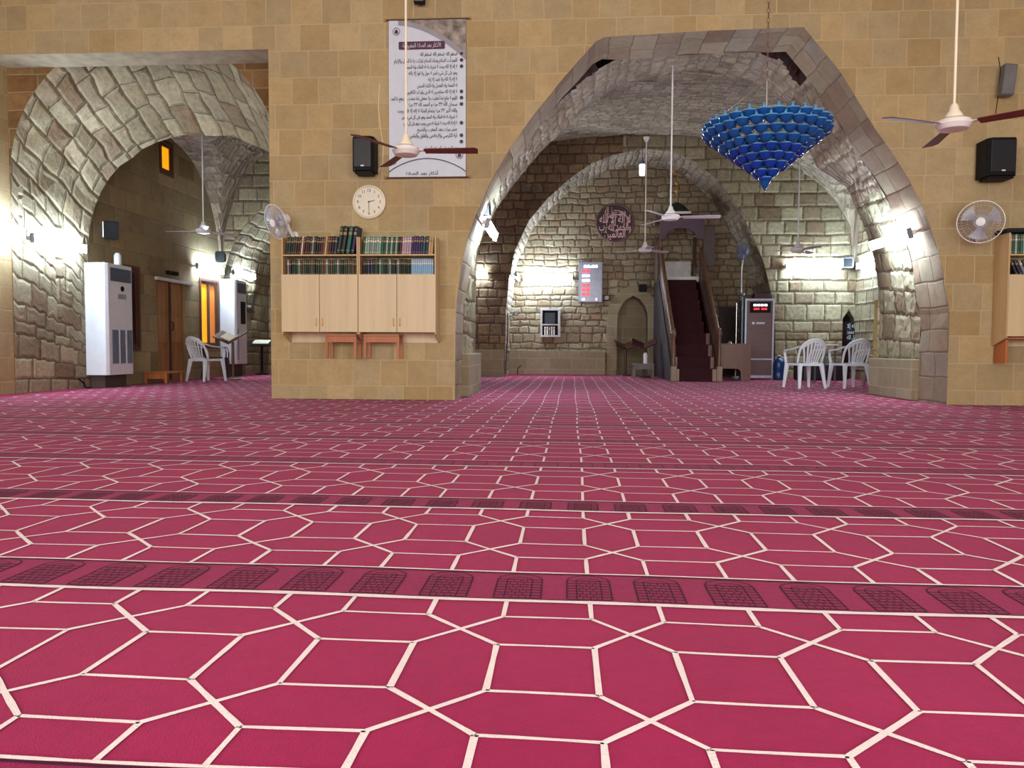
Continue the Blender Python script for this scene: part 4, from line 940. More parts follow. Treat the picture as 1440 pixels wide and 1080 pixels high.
# ---------------------------------------------------------------- plastic armchairs
def chair_parts(mat, label, loc, rz, group=None):
    """facing +y, origin on the floor"""
    e = thing('plastic_armchair', label, 'chair', loc, rz, group)
    def P(m, n, **k): o = m.build(n, mat, e, **k); return o
    s = MB()
    def seat(u, v):
        x = (u-.5)*(.44-.04*(1-v)); y = -.2+.42*v
        return (x, y, .425+.012*cos((u-.5)*pi*2)*-1-.02*sin(pi*v)*(1-abs(2*u-1))+(.0 if v < .9 else -.25*(v-.9)))
    s.grid(seat, 10, 10); s.grid(lambda u, v: Vector(seat(u, v))-Vector((0, 0, .012)), 10, 10, flip=True)
    for a, b, c, d in ((-.22, .22, .205, .22), (-.2, .2, -.212, -.198)): s.box(a, b, c, d, .375, .42)
    for x in (-.205, .19): s.box(x, x+.015, -.2, .21, .38, .42)
    P(s, 'seat', smooth=True)
    for sx in (-1, 1):
        for sy, yb_, xt, yt in ((1, .235, .2, .19), (-1, -.265, .19, -.195)):
            m = MB(); zt = .42
            bx, by = sx*.235, yb_; tx, ty = sx*xt, yt; w0, w1 = .017, .03
            def leg(z, w, x, y): return [(x-w, y-w, z), (x+w, y-w, z), (x+w, y+w, z), (x-w, y+w, z)]
            A = leg(0, w0, bx, by); B = leg(zt, w1, tx, ty); i = len(m.v); m.v += A+B
            for q in ((3, 2, 1, 0), (4, 5, 6, 7), (0, 1, 5, 4), (1, 2, 6, 5), (2, 3, 7, 6), (3, 0, 4, 7)): m.f.append(tuple(i+k for k in q)); m.m.append(0); m.uv.append(None)
            P(m, 'leg', bevel=.005)
    # back: arched rim and fanned slats, leaning back
    def bk(t):  # rim curve from left seat corner over the top to the right one
        a = pi*(1-t); x = .215*cos(a); z = .46+.355*max(0, sin(a))**.62
        return x*(1.0+.18*(z-.46)/.36), z
    def by_(z): return -.2-.16*((z-.42)/.4)
    rim = MB(); pts = []
    for k in range(25):
        x, z = bk(k/24); z = z if 0 < k < 24 else .42; pts.append((x, by_(z)+.0+.05*(abs(x)/.22)**2, z))
    n = len(pts)
    for k in range(n-1):
        pass
    rim.tube(pts, [.014 if k in (0, n-1) else .019 for k in range(n)], 8)
    top = MB(); 
    rim.grid(lambda u, v: (lambda t: (bk(t)[0]*(1-.13*v), by_(bk(t)[1]-.05*v)+.05*(abs(bk(t)[0])/.22)**2, bk(t)[1]-.055*v))(.2+.6*u), 16, 2)
    rim.grid(lambda u, v: (lambda t: (bk(t)[0]*(1-.13*v), by_(bk(t)[1]-.05*v)-.012+.05*(abs(bk(t)[0])/.22)**2, bk(t)[1]-.055*v))(.2+.6*u), 16, 2, flip=True)
    for k in range(7):
        u = (k-3)/3; xb, xt = u*.115, u*.185; ztop = .46+.355*(1-(xt/.25)**2)**.31-.04
        w = .0105
        for q in range(6):
            za, zb_ = .42+(ztop-.42)*q/6, .42+(ztop-.42)*(q+1)/6; fa, fb = q/6, (q+1)/6
            xa, xb2 = xb+(xt-xb)*fa**1.3, xb+(xt-xb)*fb**1.3; ya, yb2 = by_(za)+.05*(abs(xa)/.22)**2, by_(zb_)+.05*(abs(xb2)/.22)**2
            i = len(rim.v); ww = w*(1+.5*fa); w2 = w*(1+.5*fb)
            rim.v += [(xa-ww, ya-.004, za), (xa+ww, ya-.004, za), (xa+ww, ya+.004, za), (xa-ww, ya+.004, za), (xb2-w2, yb2-.004, zb_), (xb2+w2, yb2-.004, zb_), (xb2+w2, yb2+.004, zb_), (xb2-w2, yb2+.004, zb_)]
            for f in ((0, 1, 5, 4), (1, 2, 6, 5), (2, 3, 7, 6), (3, 0, 4, 7)): rim.f.append(tuple(i+j for j in f)); rim.m.append(0); rim.uv.append(None)
    P(rim, 'backrest', smooth=True)
    for sx in (-1, 1):
        a = MB(); path = [(.238, by_(.66)+.04, .70), (.262, -.17, .665), (.272, -.05, .645), (.27, .08, .64), (.258, .16, .63), (.245, .2, .60), (.225, .215, .52), (.208, .212, .42)]
        for k in range(len(path)-1):
            p, q = path[k], path[k+1]; w0, w1 = (.026 if k < 5 else .022), (.026 if k+1 < 5 else .02); t = .009
            i = len(a.v)
            for (x, y, z), w in ((p, w0), (q, w1)):
                vert = (k+(1 if (x, y, z) == q else 0)) >= 6
                dz = 0 if vert else t; dy = t if vert else 0
                a.v += [(sx*x-w, y-dy, z-dz), (sx*x+w, y-dy, z-dz), (sx*x+w, y+dy, z+dz), (sx*x-w, y+dy, z+dz)]
            for f in ((0, 1, 5, 4), (1, 2, 6, 5), (2, 3, 7, 6), (3, 0, 4, 7)): a.f.append(tuple(i+j for j in f)); a.m.append(0); a.uv.append(None)
        P(a, 'armrest', bevel=.003)
    return e
p1 = fl(1130, 545.5); p2 = fl(1193, 545.5); p3 = fl(291, 536)
chA = chair_parts(CHAIRW, 'white plastic armchair, left of the pair seen from behind by the right stone pier', p1, math.radians(14))
dup(chA, p2, math.radians(12), 'white plastic armchair, right of the pair seen from behind by the right stone pier')
dup(chA, p3, math.radians(-24), 'white plastic armchair alone in the left bay in front of the wooden door')
BRN = plain('brown_chair_plastic', (150, 128, 108), .45); DBR = plain('dark_brown_plastic', (44, 28, 26), .5)
q = at(1243, 520, 13.9); chair_parts(BRN, 'beige brown plastic armchair half hidden by the right stone pier', (q.x, 13.9, 0), math.radians(40))
q = at(272, 500, 14.2); chair_parts(DBR, 'dark brown plastic armchair behind the lone white chair', (XL+.42, 15.0, 0), math.radians(-60))
# ---------------------------------------------------------------- air conditioners
ACW = plain('ac_enamel', (222, 230, 238), .3, var=.02); ACG = plain('ac_grille', (96, 108, 126), .4)
ACS = plain('ac_lower_grille', (150, 160, 172), .4)
def ac(pxa, pxb, ytop, ybot, xf, label, second=False):
    a = atx(pxa, ytop, xf); b = atx(pxb, ytop, xf); Y0, Y1 = a.y, b.y; zt = a.z; zb = atx(pxa, ybot, xf).z; xbk = XL+.01
    e = thing('air_conditioner', label, 'air conditioner', (xf, Y0, 0))
    part(MB().prism([(xbk, Y0), (xf-.03, Y0), (xf, Y0+.05), (xf, Y1-.05), (xf-.03, Y1), (xbk, Y1)], zb, zt, 'z'), 'cabinet', ACW, e, bevel=.006)
    part(MB().box(xbk+.03, xf-.1, Y0+.08, Y1-.08, 0, zb-.001), 'base', plain('ac_base', (74, 64, 58), .8), e)
    H = zt-zb
    g = part(MB().box(xf-.005, xf+.004, Y0+.1, Y1-.08, zt-H*.155, zt-H*.035), 'air_outlet', ACG, e)
    m = MB()
    for k in range(8): z = zt-H*.15+k*H*.0155; m.box(xf+.004, xf+.014, Y0+.1, Y1-.08, z, z+.008)
    sub(m, 'louvre', plain('ac_louvre', (70, 84, 110), .4) if not second else bpy.data.materials['ac_louvre'], g, e)
    if not second:
        part(MB().lathe([(.045, 0), (.04, .012), (0, .012)], (xf, (Y0+Y1)/2+.05, zt-H*.215), 16, 'x'), 'control_knob', BLK, e)
        part(MB().box(xf, xf+.004, (Y0+Y1)/2-.07, (Y0+Y1)/2+.15, zt-H*.31, zt-H*.265), 'control_panel', ACS, e)
        g = part(MB().box(xf-.005, xf+.003, Y0+.12, Y1-.06, zb+H*.1, zb+H*.41), 'air_intake', ACS, e)
        m = MB(); 
        for k in range(18): y = Y0+.13+k*(Y1-Y0-.2)/18; m.box(xf+.003, xf+.01, y, y+.012, zb+H*.105, zb+H*.405)
        sub(m, 'slat_grid', ACG, g, e)
        for y in (Y0+.12+(Y1-Y0-.18)/3, Y0+.12+2*(Y1-Y0-.18)/3): part(MB().box(xf-.004, xf+.014, y-.018, y+.018, zb+H*.1, zb+H*.41), 'divider', ACW, e)
    else:
        part(MB().box(xf, xf+.006, Y0+.25, Y0+.5, zt-H*.52, zt-H*.25), 'control_panel', BLK, e)
        part(MB().box(xf-.005, xf+.006, Y0+.06, Y0+.14, zb+H*.05, zb+H*.42), 'air_intake', ACS, e)
    return e, zt
e1, zt1 = ac(149, 187, 369, 528, XL+.36, 'white floor standing air conditioner with a white sensor on top, nearer of the two')
ac(331, 347.5, 393, 512, XL+.36, 'white floor standing air conditioner beyond the amber window, farther of the two', True)
q = atx(155, 364, XL+.3); single(MB().lathe([(0, 0), (.05, .0), (.055, .03), (.055, .15), (.03, .19), (0, .195)], (q.x, q.y+.2, zt1+.002), 16), 'air_freshener', ACW, 'small white rounded dispenser standing on the nearer air conditioner', 'dispenser', (q.x, q.y+.2, zt1), smooth=True)
# ---------------------------------------------------------------- left wall fittings
def frame_x(nm, h, mat, dep=.06, w=.07, xo=0., label=None):
    a, b, c, d = h; m = MB(); x = XL+xo
    m.box(x-dep, x+.02, a, a+w, c, d); m.box(x-dep, x+.02, b-w, b, c, d); m.box(x-dep, x+.02, a+w, b-w, d-w, d); m.box(x-dep, x+.02, a+w, b-w, c, c+w)
    return m
AMBER = plain('amber_pane', (255, 176, 20), .4, var=.08, emit=(255, 168, 18), est=.95); AMB2 = plain('amber_deep_pane', (236, 140, 40), .4, var=.08, emit=(226, 132, 40), est=.5)
def window(nm, h, panes, mat, leaves=1, back=DARKM):
    a, b, c, d = h; root = frame_x(nm, h, mat, w=.06).build(nm, mat, None, org=(XL, a, c)); struct(root); root.name = nm
    w = (b-a-.12)/leaves
    for k in range(leaves):
        y0 = a+.06+w*k; m = MB(); s = .045
        m.box(XL-.05, XL-.0, y0, y0+s, c+.06, d-.06); m.box(XL-.05, XL, y0+w-s, y0+w, c+.06, d-.06); m.box(XL-.05, XL, y0+s, y0+w-s, d-.12, d-.06); m.box(XL-.05, XL, y0+s, y0+w-s, c+.06, c+.12)
        o = m.build('sash', mat, root, org=(XL, a, c), bevel=.003); o.location = (0, 0, 0)
        n = MB().box(XL-.032, XL-.026, y0+s, y0+w-s, c+.12, d-.12); o2 = n.build('pane', panes[k], o, org=(XL, a, c)); o2.location = (0, 0, 0)
    bk_ = MB().box(XL-.4, XL-.36, a-.02, b+.02, c-.02, d+.02); ob = bk_.build('shutter_board', back, root, org=(XL, a, c)); ob.location = (0, 0, 0)
    return root
MWN = wood('window_brown', (92, 54, 36), .5, .25)
DRED = plain('dark_red_pane', (46, 18, 22), .3)
window('window_1', W1, [DRED], MWN); window('window_2', W2, [AMBER, AMB2], MWN, 2); window('window_3', W3, [AMBER], MWN); window('window_4', W4, [DRED], plain('dark_frame', (40, 32, 28), .6))
# door with planks, panels and marble lintel
a, b, c, d = DR
root = MB().box(XL-.16, XL-.06, a, b, 0, d).build('door_1', DOORW, None, org=(XL, a, 0)); struct(root)
def dpart(m, n, mat, par=root, **k): o = m.build(n, mat, par, org=(XL, a, 0), **k); o.location = (0, 0, 0); return o
mid = (a+b)/2
for y0, y1 in ((a+.05, mid-.02), (mid+.02, b-.05)):
    for z0, z1 in ((.12, .62), (.7, 1.2), (1.28, d-.1)): dpart(MB().box(XL-.062, XL-.045, y0+.05, y1-.05, z0, z1), 'door_panel', DOORW, bevel=.01)
dpart(MB().box(XL-.06, XL-.03, mid-.02, mid+.02, .02, d), 'meeting_rail', DWOOD)
dpart(MB().tube([(XL-.05, mid+.06, .95), (XL-.01, mid+.06, .97), (XL-.01, mid+.06, 1.09), (XL-.05, mid+.06, 1.11)], .01, 8), 'door_handle', BLK)
struct(MB().box(XL-.02, XL+.05, a-.08, b+.25, d, d+.06).build('trim_3', MARBLE, None, org=(XL, a, d), bevel=.006))
q = atx(244, 384, XL+.1); single(MB().box(XL+.004, XL+.1, q.y-.12, q.y+.22, q.z-.03, q.z+.04), 'door_closer', BLK, 'small black box above the marble lintel of the wooden door', 'box', (XL, q.y, q.z), bevel=.015)
def xspeaker(px, py, s, label, mat=BLK, edge=CHROME, name='loudspeaker', X=XL, sg=1, tilt=.5):
    q = atx(px, py, X+sg*.16); e = thing(name, label, 'speaker', q)
    T = Matrix.Translation(q) @ Matrix.Rotation(tilt, 4, 'Z')
    m = MB(); t = MB(); t.prism([(-s*.5, -s*.6), (s*.5, -s*.35), (s*.5, s*.35), (-s*.5, s*.6)], -s*.4, s*.4, 'x'); m.add(t, T); part(m, 'cabinet', mat, e, bevel=.008)
    m = MB(); t = MB(); t.box(-s*.45, s*.45, -s*.62, -s*.605, -s*.5, s*.5); m.add(t, T); gr_ = part(m, 'grille', BLK, e, bevel=.003); m = MB(); t = MB(); t.box(-s*.5, -s*.45, -s*.64, -s*.6, -s*.5, s*.5); m.add(t, T); sub(m, 'chrome_strip', CHROME, gr_, e)
    part(MB().tube([q, (X+sg*.005, q.y+.02, q.z)], .014, 8), 'arm', BLK, e)
    return e
xspeaker(157, 325, .24, 'black angular loudspeaker with a chrome rim above the nearer air conditioner')
xspeaker(311, 362, .2, 'small black loudspeaker between the two far lamps of the left bay', tilt=.2)
# low wooden cabinet by the first air conditioner, behind unit 2
def footstool(p, w, dpt, h, label, mat):
    e = thing('low_stool', label, 'stool', p); X, Y = p[0], p[1]
    part(MB().box(X-w/2, X+w/2, Y-dpt/2, Y+dpt/2, h-.03, h), 'top', mat, e, bevel=.004)
    for sx in (-1, 1):
        for sy in (-1, 1):
            x, y = X+sx*(w/2-.03), Y+sy*(dpt/2-.03); part(MB().box(x-.02, x+.02, y-.02, y+.02, 0, h-.03), 'leg', mat, e, bevel=.003)
    part(MB().box(X-w/2+.03, X+w/2-.03, Y-dpt/2+.02, Y-dpt/2+.035, h-.12, h-.03), 'rail', mat, e)
    return e
q = fl(185, 541); footstool((XL+.3, q.y+.75, 0), .42, .6, .2, 'low wooden stool on the carpet just beyond the nearer air conditioner', ORANGEW)
m = MB(); q0 = atx(113, 535, XL+.05)
cable([(XL+.02, q0.y, q0.z+.02), (XL+.05, q0.y+.05, q0.z-.02), (XL+.04, q0.y+.12, .06), (XL+.10, q0.y+.05, .012), (XL+.16, q0.y+.1, .012)], 'black cable coiled at the foot of the left wall', r=.012)
# ---------------------------------------------------------------- book stands
def bookstand(p, h, rz, label, mat, book=True, w=.3, flat_=False, bl=None):
    e = thing('book_stand', label, 'book stand', p, rz)
    B = lambda m, n, mt, **k: m.build(n, mt, e, **k)
    B(MB().tube([(0, 0, .03), (0, 0, h-.06)], .03, 10), 'pole', mat, smooth=True)
    B(MB().lathe([(.16, 0), (.15, .02), (.04, .05), (0, .06)], (0, 0, 0), 18), 'foot', mat, smooth=True)
    if flat_:
        T = Matrix.Translation((0, 0, h)) @ Matrix.Rotation(math.radians(20), 4, 'X'); m = MB(); m.box(-w*.8, w*.8, -.15, .15, -.012, .012, T=T); B(m, 'desk', mat, bevel=.003)
        if book:
            pass
    for s in (-1, 1):
        if flat_: break
        T = Matrix.Translation((0, 0, h-.04)) @ Matrix.Rotation(math.radians(22), 4, 'X') @ Matrix.Rotation(-s*math.radians(26), 4, 'Y'); m = MB(); m.box(0 if s > 0 else -w, w if s > 0 else 0, -.16, .16, -.014, .014, T=T); B(m, 'book_rest', mat, bevel=.003)
    if bl:
        b = MB()
        for s in (-1, 1):
            T = (Matrix.Rotation(math.radians(22), 4, 'X') @ Matrix.Rotation(-s*math.radians(26), 4, 'Y')) if not flat_ else Matrix.Rotation(math.radians(20), 4, 'X')
            b.box(.0 if s > 0 else -w*.6, w*.6 if s > 0 else 0, -.12, .12, .014, .03, T=T)
        o = b.build('open_book', [PAGES], None); o.location = Vector(p)+Vector((0, 0, h-(.02 if not flat_ else -.02))); o.rotation_euler[2] = rz; tag(o, bl, 'book')
    return e
bookstand(fl(879, 528.5), .72, .15, 'dark wooden book stand with an open V top in front of the prayer niche', DWOOD)
q = fl(905, 531); bookstand(q, .74, -.1, 'dark reddish book stand close to the left side of the pulpit', wood('red_brown_wood', (66, 22, 22), .4, .3), w=.3)
footstool((q.x-.05, q.y-.35, 0), .46, .32, .32, 'small grey low table under the reddish book stand beside the pulpit', plain('grey_wood', (110, 104, 100), .6))
m = MB(); single(m.lathe([(.04, .325), (.045, .33), (.045, .52), (.025, .56), (.0, .56)], (q.x+.0, q.y-.35, 0), 14), 'white_flask', WHT, 'white flask standing on the small grey table beside the pulpit', 'flask', (q.x, q.y-.35, .325), smooth=True)
q = fl(328, 534); bookstand(q, .80, -.2, 'brown book stand carrying an open book before the farther air conditioner', MWOOD, w=.34, bl='open book lying on the brown book stand before the farther air conditioner')
q = fl(371, 525.5); bookstand((XL+.36, 17.5, 0), .72, .1, 'black book stand with a flat sloping top near the pillar edge in the left bay', BLK, flat_=True, bl='open pages lying on the black sloping book stand')
# ---------------------------------------------------------------- minbar
Y0 = 15.6; xl, xr_ = at(944, 530, Y0).x, at(1013, 530, Y0).x; RS = .245; RN = .25; NS = 9; YL = Y0+RN*NS; ZLd = RS*NS; Yend = YQ-.06
e = thing('pulpit', 'dark wooden pulpit with a maroon carpeted stair, carved railings and a canopy', 'pulpit', ((xl+xr_)/2, Y0, 0))
t = .07
MB_ = MB
for k in range(NS):
    o = part(MB().box(xl+t+.09, xr_-t-.09, Y0+RN*k, Y0+RN*(k+1)+.001 if k < NS-1 else Yend, 0 if k == 0 else RS*k-.02, RS*(k+1)-.001), 'step', MAROON, e, bevel=.012)
    if k < 4:
        for x in (xl+t, xr_-t-.09): sub(MB().box(x, x+.088, Y0+RN*k-.012, Y0+RN*(k+1)-.014, RS*k+.001, RS*(k+1)), 'step_end', MWOOD if k else wood('worn_pale_wood', (150, 124, 104), .5, .15), o, e, bevel=.01)
for s, x in ((0, xl), (1, xr_-t)):
    o = part(MB().prism([(Y0+.06, 0), (Yend, 0), (Yend, ZLd), (YL, ZLd), (Y0+.06, .26)], x, x+t, 'x'), 'side_wall', plain('shadow_dark_wood', (40, 28, 32), .6) if s == 0 else DWOOD, e)  # left side: its shade and a blackish cloth put into the wood colour
    # balustrade: carved lattice between string and handrail
    ra = (Y0+.1, .95); rb_ = (YL, ZLd+.72)
    rail = part(MB().tube([(x+t/2, ra[0], ra[1]), (x+t/2, rb_[0], rb_[1])], .045, 10), 'handrail', MWOOD, e, smooth=True)
    pan = part(MB().prism([(Y0+.1, .30), (YL, ZLd+.02), (rb_[0], rb_[1]-.05), (ra[0], ra[1]-.05)], x+.025, x+t-.025, 'x'), 'railing_panel', MWOOD, e)
    m = MB()
    for k in range(14):
        f = (k+.5)/14; y = ra[0]+(rb_[0]-ra[0])*f; zl_ = .30+(ZLd+.02-.30)*f; zh = ra[1]+(rb_[1]-ra[1])*f-.05
        m.lathe([(.0, zl_), (.016, zl_), (.028, zl_+.12), (.016, (zl_+zh)/2), (.028, zh-.12), (.016, zh), (0, zh)], (x+t/2, y, 0), 8)
    o = part(m, 'baluster_row', DWOOD, e, smooth=True)
    np_ = part(MB().box(x-.01, x+t+.03, Y0-.06, Y0+.05, 0, .3), 'newel_base', wood('worn_pale_wood2', (142, 118, 100), .5, .15) if s == 0 else bpy.data.materials['worn_pale_wood2'], e, bevel=.01)
    part(MB().lathe([(.04, .3), (.045, .34), (.028, .42), (.036, .62), (.026, .8), (.045, .92), (.05, .96), (.03, 1.0), (.035, 1.04), (0, 1.08)], (x+t/2+.005, Y0, 0), 12), 'newel_post', MWOOD, e, smooth=True)
    part(MB().box(x, x+t, YL-.02, YL+.06, ZLd, 3.3), 'canopy_post', DWOOD, e, bevel=.004)
    part(MB().box(x, x+t, Yend-.08, Yend, ZLd, 3.3), 'canopy_post', DWOOD, e, bevel=.004)
    part(MB().lathe([(0, ZLd+.72), (.05, ZLd+.74), (.03, ZLd+.82), (.05, ZLd+.88), (0, ZLd+.94)], (x+t/2, YL-.06, 0), 10), 'finial', MWOOD, e, smooth=True)
part(MB().box(xl+t, xr_-t, YL-.03, YL+.02, ZLd-.03, ZLd+.09), 'landing_sill', MARBLE, e, bevel=.004)
part(MB().box(xl+t+.03, xr_-t-.05, Yend-.12, Yend-.05, ZLd+.1, ZLd+.52), 'backrest', plain('backrest_cream', (198, 194, 190), .6), e, bevel=.01)
arch = [(xl, 3.15), (xl+t+.05, 3.15)]+[((xl+xr_)/2-.36*cos(pi*k/12), 3.15+.24*sin(pi*k/12)) for k in range(13)]+[(xr_-t-.05, 3.15), (xr_+.02, 3.15), (xr_+.02, 3.62), (xl, 3.62)]
part(MB().prism(arch, YL-.05, YL+.0, 'y'), 'arch_board', plain('dusty_purple_wood', (84, 62, 76), .6), e)
part(MB().box(xl-.02, xr_+.04, YL-.06, Yend, 3.62, 3.68), 'canopy_roof', DWOOD, e, bevel=.006)
part(MB().box(xl+.12, xr_-.28, YL-.12, YL-.07, 3.70, 3.755), 'moulding', MARBLE, e, bevel=.004)
part(MB().box(xr_+.0, xr_+.3, YL+.1, YL+.14, 2.55, 3.4), 'side_board', plain('dusty_board', (92, 78, 76), .6), e, bevel=.004)
cxm, cym = (xl+xr_)/2-.04, (YL+Yend)/2
part(MB().lathe([(.36, 3.68), (.34, 3.78), (.2, 3.95), (.05, 4.05), (0, 4.06)], (cxm, cym, 0), 20), 'dome', plain('dark_green_dome', (34, 40, 30), .5), e, smooth=True)
f = part(MB().tube([(cxm, cym, 4.04), (cxm, cym, 4.72)], .01, 8), 'finial_rod', GOLD, e)
for z, r_ in ((4.15, .04), (4.32, .055), (4.5, .045)): sub(MB().lathe([(0, z-r_), (r_*.7, z-r_*.7), (r_, z), (r_*.7, z+r_*.7), (0, z+r_)], (cxm, cym, 0), 14), 'gilt_ball', GOLD, f, e, smooth=True)
sub(MB().tube([(cxm+.1*cos(a), cym, 4.8+.1*sin(a)) for a in [math.radians(v) for v in range(110, 431, 20)]], [.004+.014*sin(pi*k/16) for k in range(17)], 8), 'crescent', GOLD, f, e, smooth=True)
# curtain and black box left of the pulpit
q = at(908, 402, 18.0); single(MB().box(q.x-.09, q.x+.09, YQ-.2, YQ-.006, q.z-.08, q.z+.09), 'loudspeaker', BLK, 'small black loudspeaker on the wall between the prayer niche and the pulpit', 'speaker', tuple(q), bevel=.01)
# ---------------------------------------------------------------- things right of the pulpit
q0, q1 = at(1011, 500, 15.95), at(1056, 500, 15.95); zt = at(1030, 483, 15.95).z
e = thing('wooden_desk', 'brown wooden desk with a low cut out front, right of the pulpit stair', 'desk', (q0.x, 15.95, 0)); DSK = wood('desk_brown', (118, 84, 72), .4, .12)
x0_, x1_ = q0.x, q1.x
part(MB().prism([(x0_, 0), (x0_+.03, 0), (x0_+.05, .22), (x0_+.1, .25), (x1_-.26, .25), (x1_-.2, .2), (x1_-.19, 0), (x1_, 0), (x1_, zt-.025), (x0_, zt-.025)], 15.95, 15.975, 'y'), 'front_panel', DSK, e)
for x in (x0_, x1_-.025): part(MB().box(x, x+.025, 15.976, 16.45, 0, zt-.025), 'side_panel', DSK, e)
part(MB().box(x0_-.01, x1_+.01, 15.93, 16.47, zt-.024, zt), 'desk_top', DSK, e, bevel=.003)
single(MB().lathe([(.05, zt+.001), (.045, zt+.02), (.02, zt+.05), (0, zt+.05)], (at(1027, 480, 16.1).x, 16.15, 0), 12), 'table_bell', CHROME, 'small metal bell on the brown desk top', 'bell', (x0_+.3, 16.15, zt), smooth=True)
# tall cabinet
YCb = 16.75; a, b = at(1048, 420, YCb), at(1087, 532, YCb); z1_ = a.z
e = thing('tall_water_cooler', 'tall silver framed cooler cabinet with a red digit display, right of the desk', 'cooler', (a.x, YCb, 0)); x0_, x1_ = a.x, b.x
BODY = plain('cabinet_side', (30, 42, 50), .35); PAN = wood('cabinet_panel', (116, 92, 92), .35, .08, axis=0); SIL = plain('silver_frame', (206, 214, 226), .3, .3)
part(MB().box(x0_+.01, x1_-.01, YCb+.01, YW-.03, .02, z1_-.01), 'body', BODY, e)
part(MB().box(x0_+.03, x1_-.03, YCb, YCb+.01, .06, z1_-.04), 'front_panel', PAN, e)
for q in ((x0_, x0_+.035, .0, z1_), (x1_-.035, x1_, .0, z1_), (x0_+.035, x1_-.035, z1_-.04, z1_), (x0_+.035, x1_-.035, .03, .09), (x0_+.035, x1_-.035, .42, .45)):
    part(MB().box(q[0], q[1], YCb-.012, YCb+.012, q[2], q[3]), 'frame_bar', SIL, e, bevel=.003)
d = part(MB().box(x0_+.1, x1_-.08, YCb-.012, YCb, z1_-.3, z1_-.07), 'display', BLK, e, bevel=.004)
REDL = plain('red_led', (255, 40, 50), .4, emit=(255, 40, 60), est=2.5, var=0); WLED = plain('white_led', (240, 240, 255), .4, emit=(235, 238, 255), est=2., var=0)
o = text('8888', .07, WLED, d, (x0_+.1+(x1_-x0_-.18)/2-e.location.x, -.014, z1_-.14), 'digits', fitw=.3, bold=.02)
o = text('88 88', .06, REDL, d, (x0_+.1+(x1_-x0_-.18)/2-e.location.x, -.014, z1_-.22), 'digits', fitw=.28, bold=.02)
part(MB().lathe([(.03, 0), (.028, .004), (0, .004)], (x0_+.18, YCb, z1_-.52), 14, 'y'), 'emblem', WHT, e)
part(MB().box(x0_+.24, x0_+.42, YCb-.003, YCb, z1_-.54, z1_-.50), 'emblem', SIL, e)
single(MB().box(x0_+.22, x1_-.06, YCb+.1, YCb+.35, z1_+.002, z1_+.12), 'small_box', plain('maroon_box', (58, 20, 28), .5), 'small maroon box standing on the tall silver cabinet', 'box', (x0_+.3, YCb+.2, z1_), bevel=.006)
for px, lab in ((1035, 'slim chrome pole left of the pair beside the tall cabinet'), (1043, 'chrome pole with a ball top touching the tall cabinet side')):
    q = at(px, 480, YCb-.05); ztop = at(px, 417 if px > 1040 else 426, YCb-.05).z
    e = thing('standing_pole', lab, 'pole', (q.x, YCb-.05, 0))
    part(MB().tube([(q.x, YCb-.05, .02), (q.x, YCb-.05, ztop)], .014 if px < 1040 else .03, 14), 'shaft', CHROME if px < 1040 else plain('smoky_glass_tube', (70, 90, 100), .2, .4), e, smooth=True)
    part(MB().lathe([(.045, 0), (.04, .02), (0, .025)], (q.x, YCb-.05, 0), 18), 'base', CHROME, e)
    if px > 1040: part(MB().lathe([(0, ztop), (.035, ztop+.01), (.05, ztop+.045), (.035, ztop+.08), (0, ztop+.09)], (q.x, YCb-.05, 0), 14), 'ball_top', CHROME, e, smooth=True)
struct(MB().box(at(1010, 480, YQ).x, at(1034, 480, YQ).x, YQ-.06, YQ-.004, 0, at(1020, 432, YQ).z).build('door_2', wood('dark_door', (50, 32, 26), .5, .3), None, bevel=.01))
# pedestal fan
q = at(1051, 352, 17.05); hp = Vector((q.x-.1, 17.05, q.z)); e = thing('pedestal_fan', 'pedestal fan with a blue grey head rising behind the tall cabinet', 'fan', (q.x, 17.45, 0))
FB = plain('fan_blue_grey', (110, 116, 146), .4)
bx, by2 = q.x-.02, 17.45
part(MB().tube([(bx, by2, .03), (bx, by2, q.z-.35), (bx+.03, by2, q.z-.12), (q.x+.0, 17.3, q.z-.02)], .014, 8), 'pole', WHT, e, smooth=True)
part(MB().lathe([(.18, 0), (.17, .03), (0, .04)], (bx, by2, 0), 20), 'base', WHT, e, smooth=True)
T = Matrix.Translation((q.x-.08, 17.2, q.z)) @ Matrix.Rotation(math.radians(-62), 4, 'Z')
m = MB()
for k in range(24):
    a = 2*pi*k/24
    for s in (1, -1): m.add(MB().tube([(cos(a)*.19*t_, s*.05*(1-t_**2), sin(a)*.19*t_) for t_ in (.15, .6, 1.)], .002, 4, caps=False), T)
m.add(MB().tube([(.19*cos(j*pi/12), 0, .19*sin(j*pi/12)) for j in range(24)], .008, 6, closed=True), T); part(m, 'cage', FB, e)
m = MB(); m.add(MB().lathe([(0, .16), (.05, .15), (.07, .08), (.06, .04)], (0, .0, 0), 14, 'y'), T @ Matrix.Rotation(pi, 4, 'Z')); part(m, 'motor', FB, e, smooth=True)
for k in range(3):
    a = 2*pi*k/3; g = MB(); g.grid(lambda u, v: ((.03+.13*u)*cos(a+(v-.5)*(.6+.6*u)), .02*(v-.5), (.03+.13*u)*sin(a+(v-.5)*(.6+.6*u))), 4, 4); m = MB(); m.add(g, T); part(m, 'blade', FB, e, smooth='all')
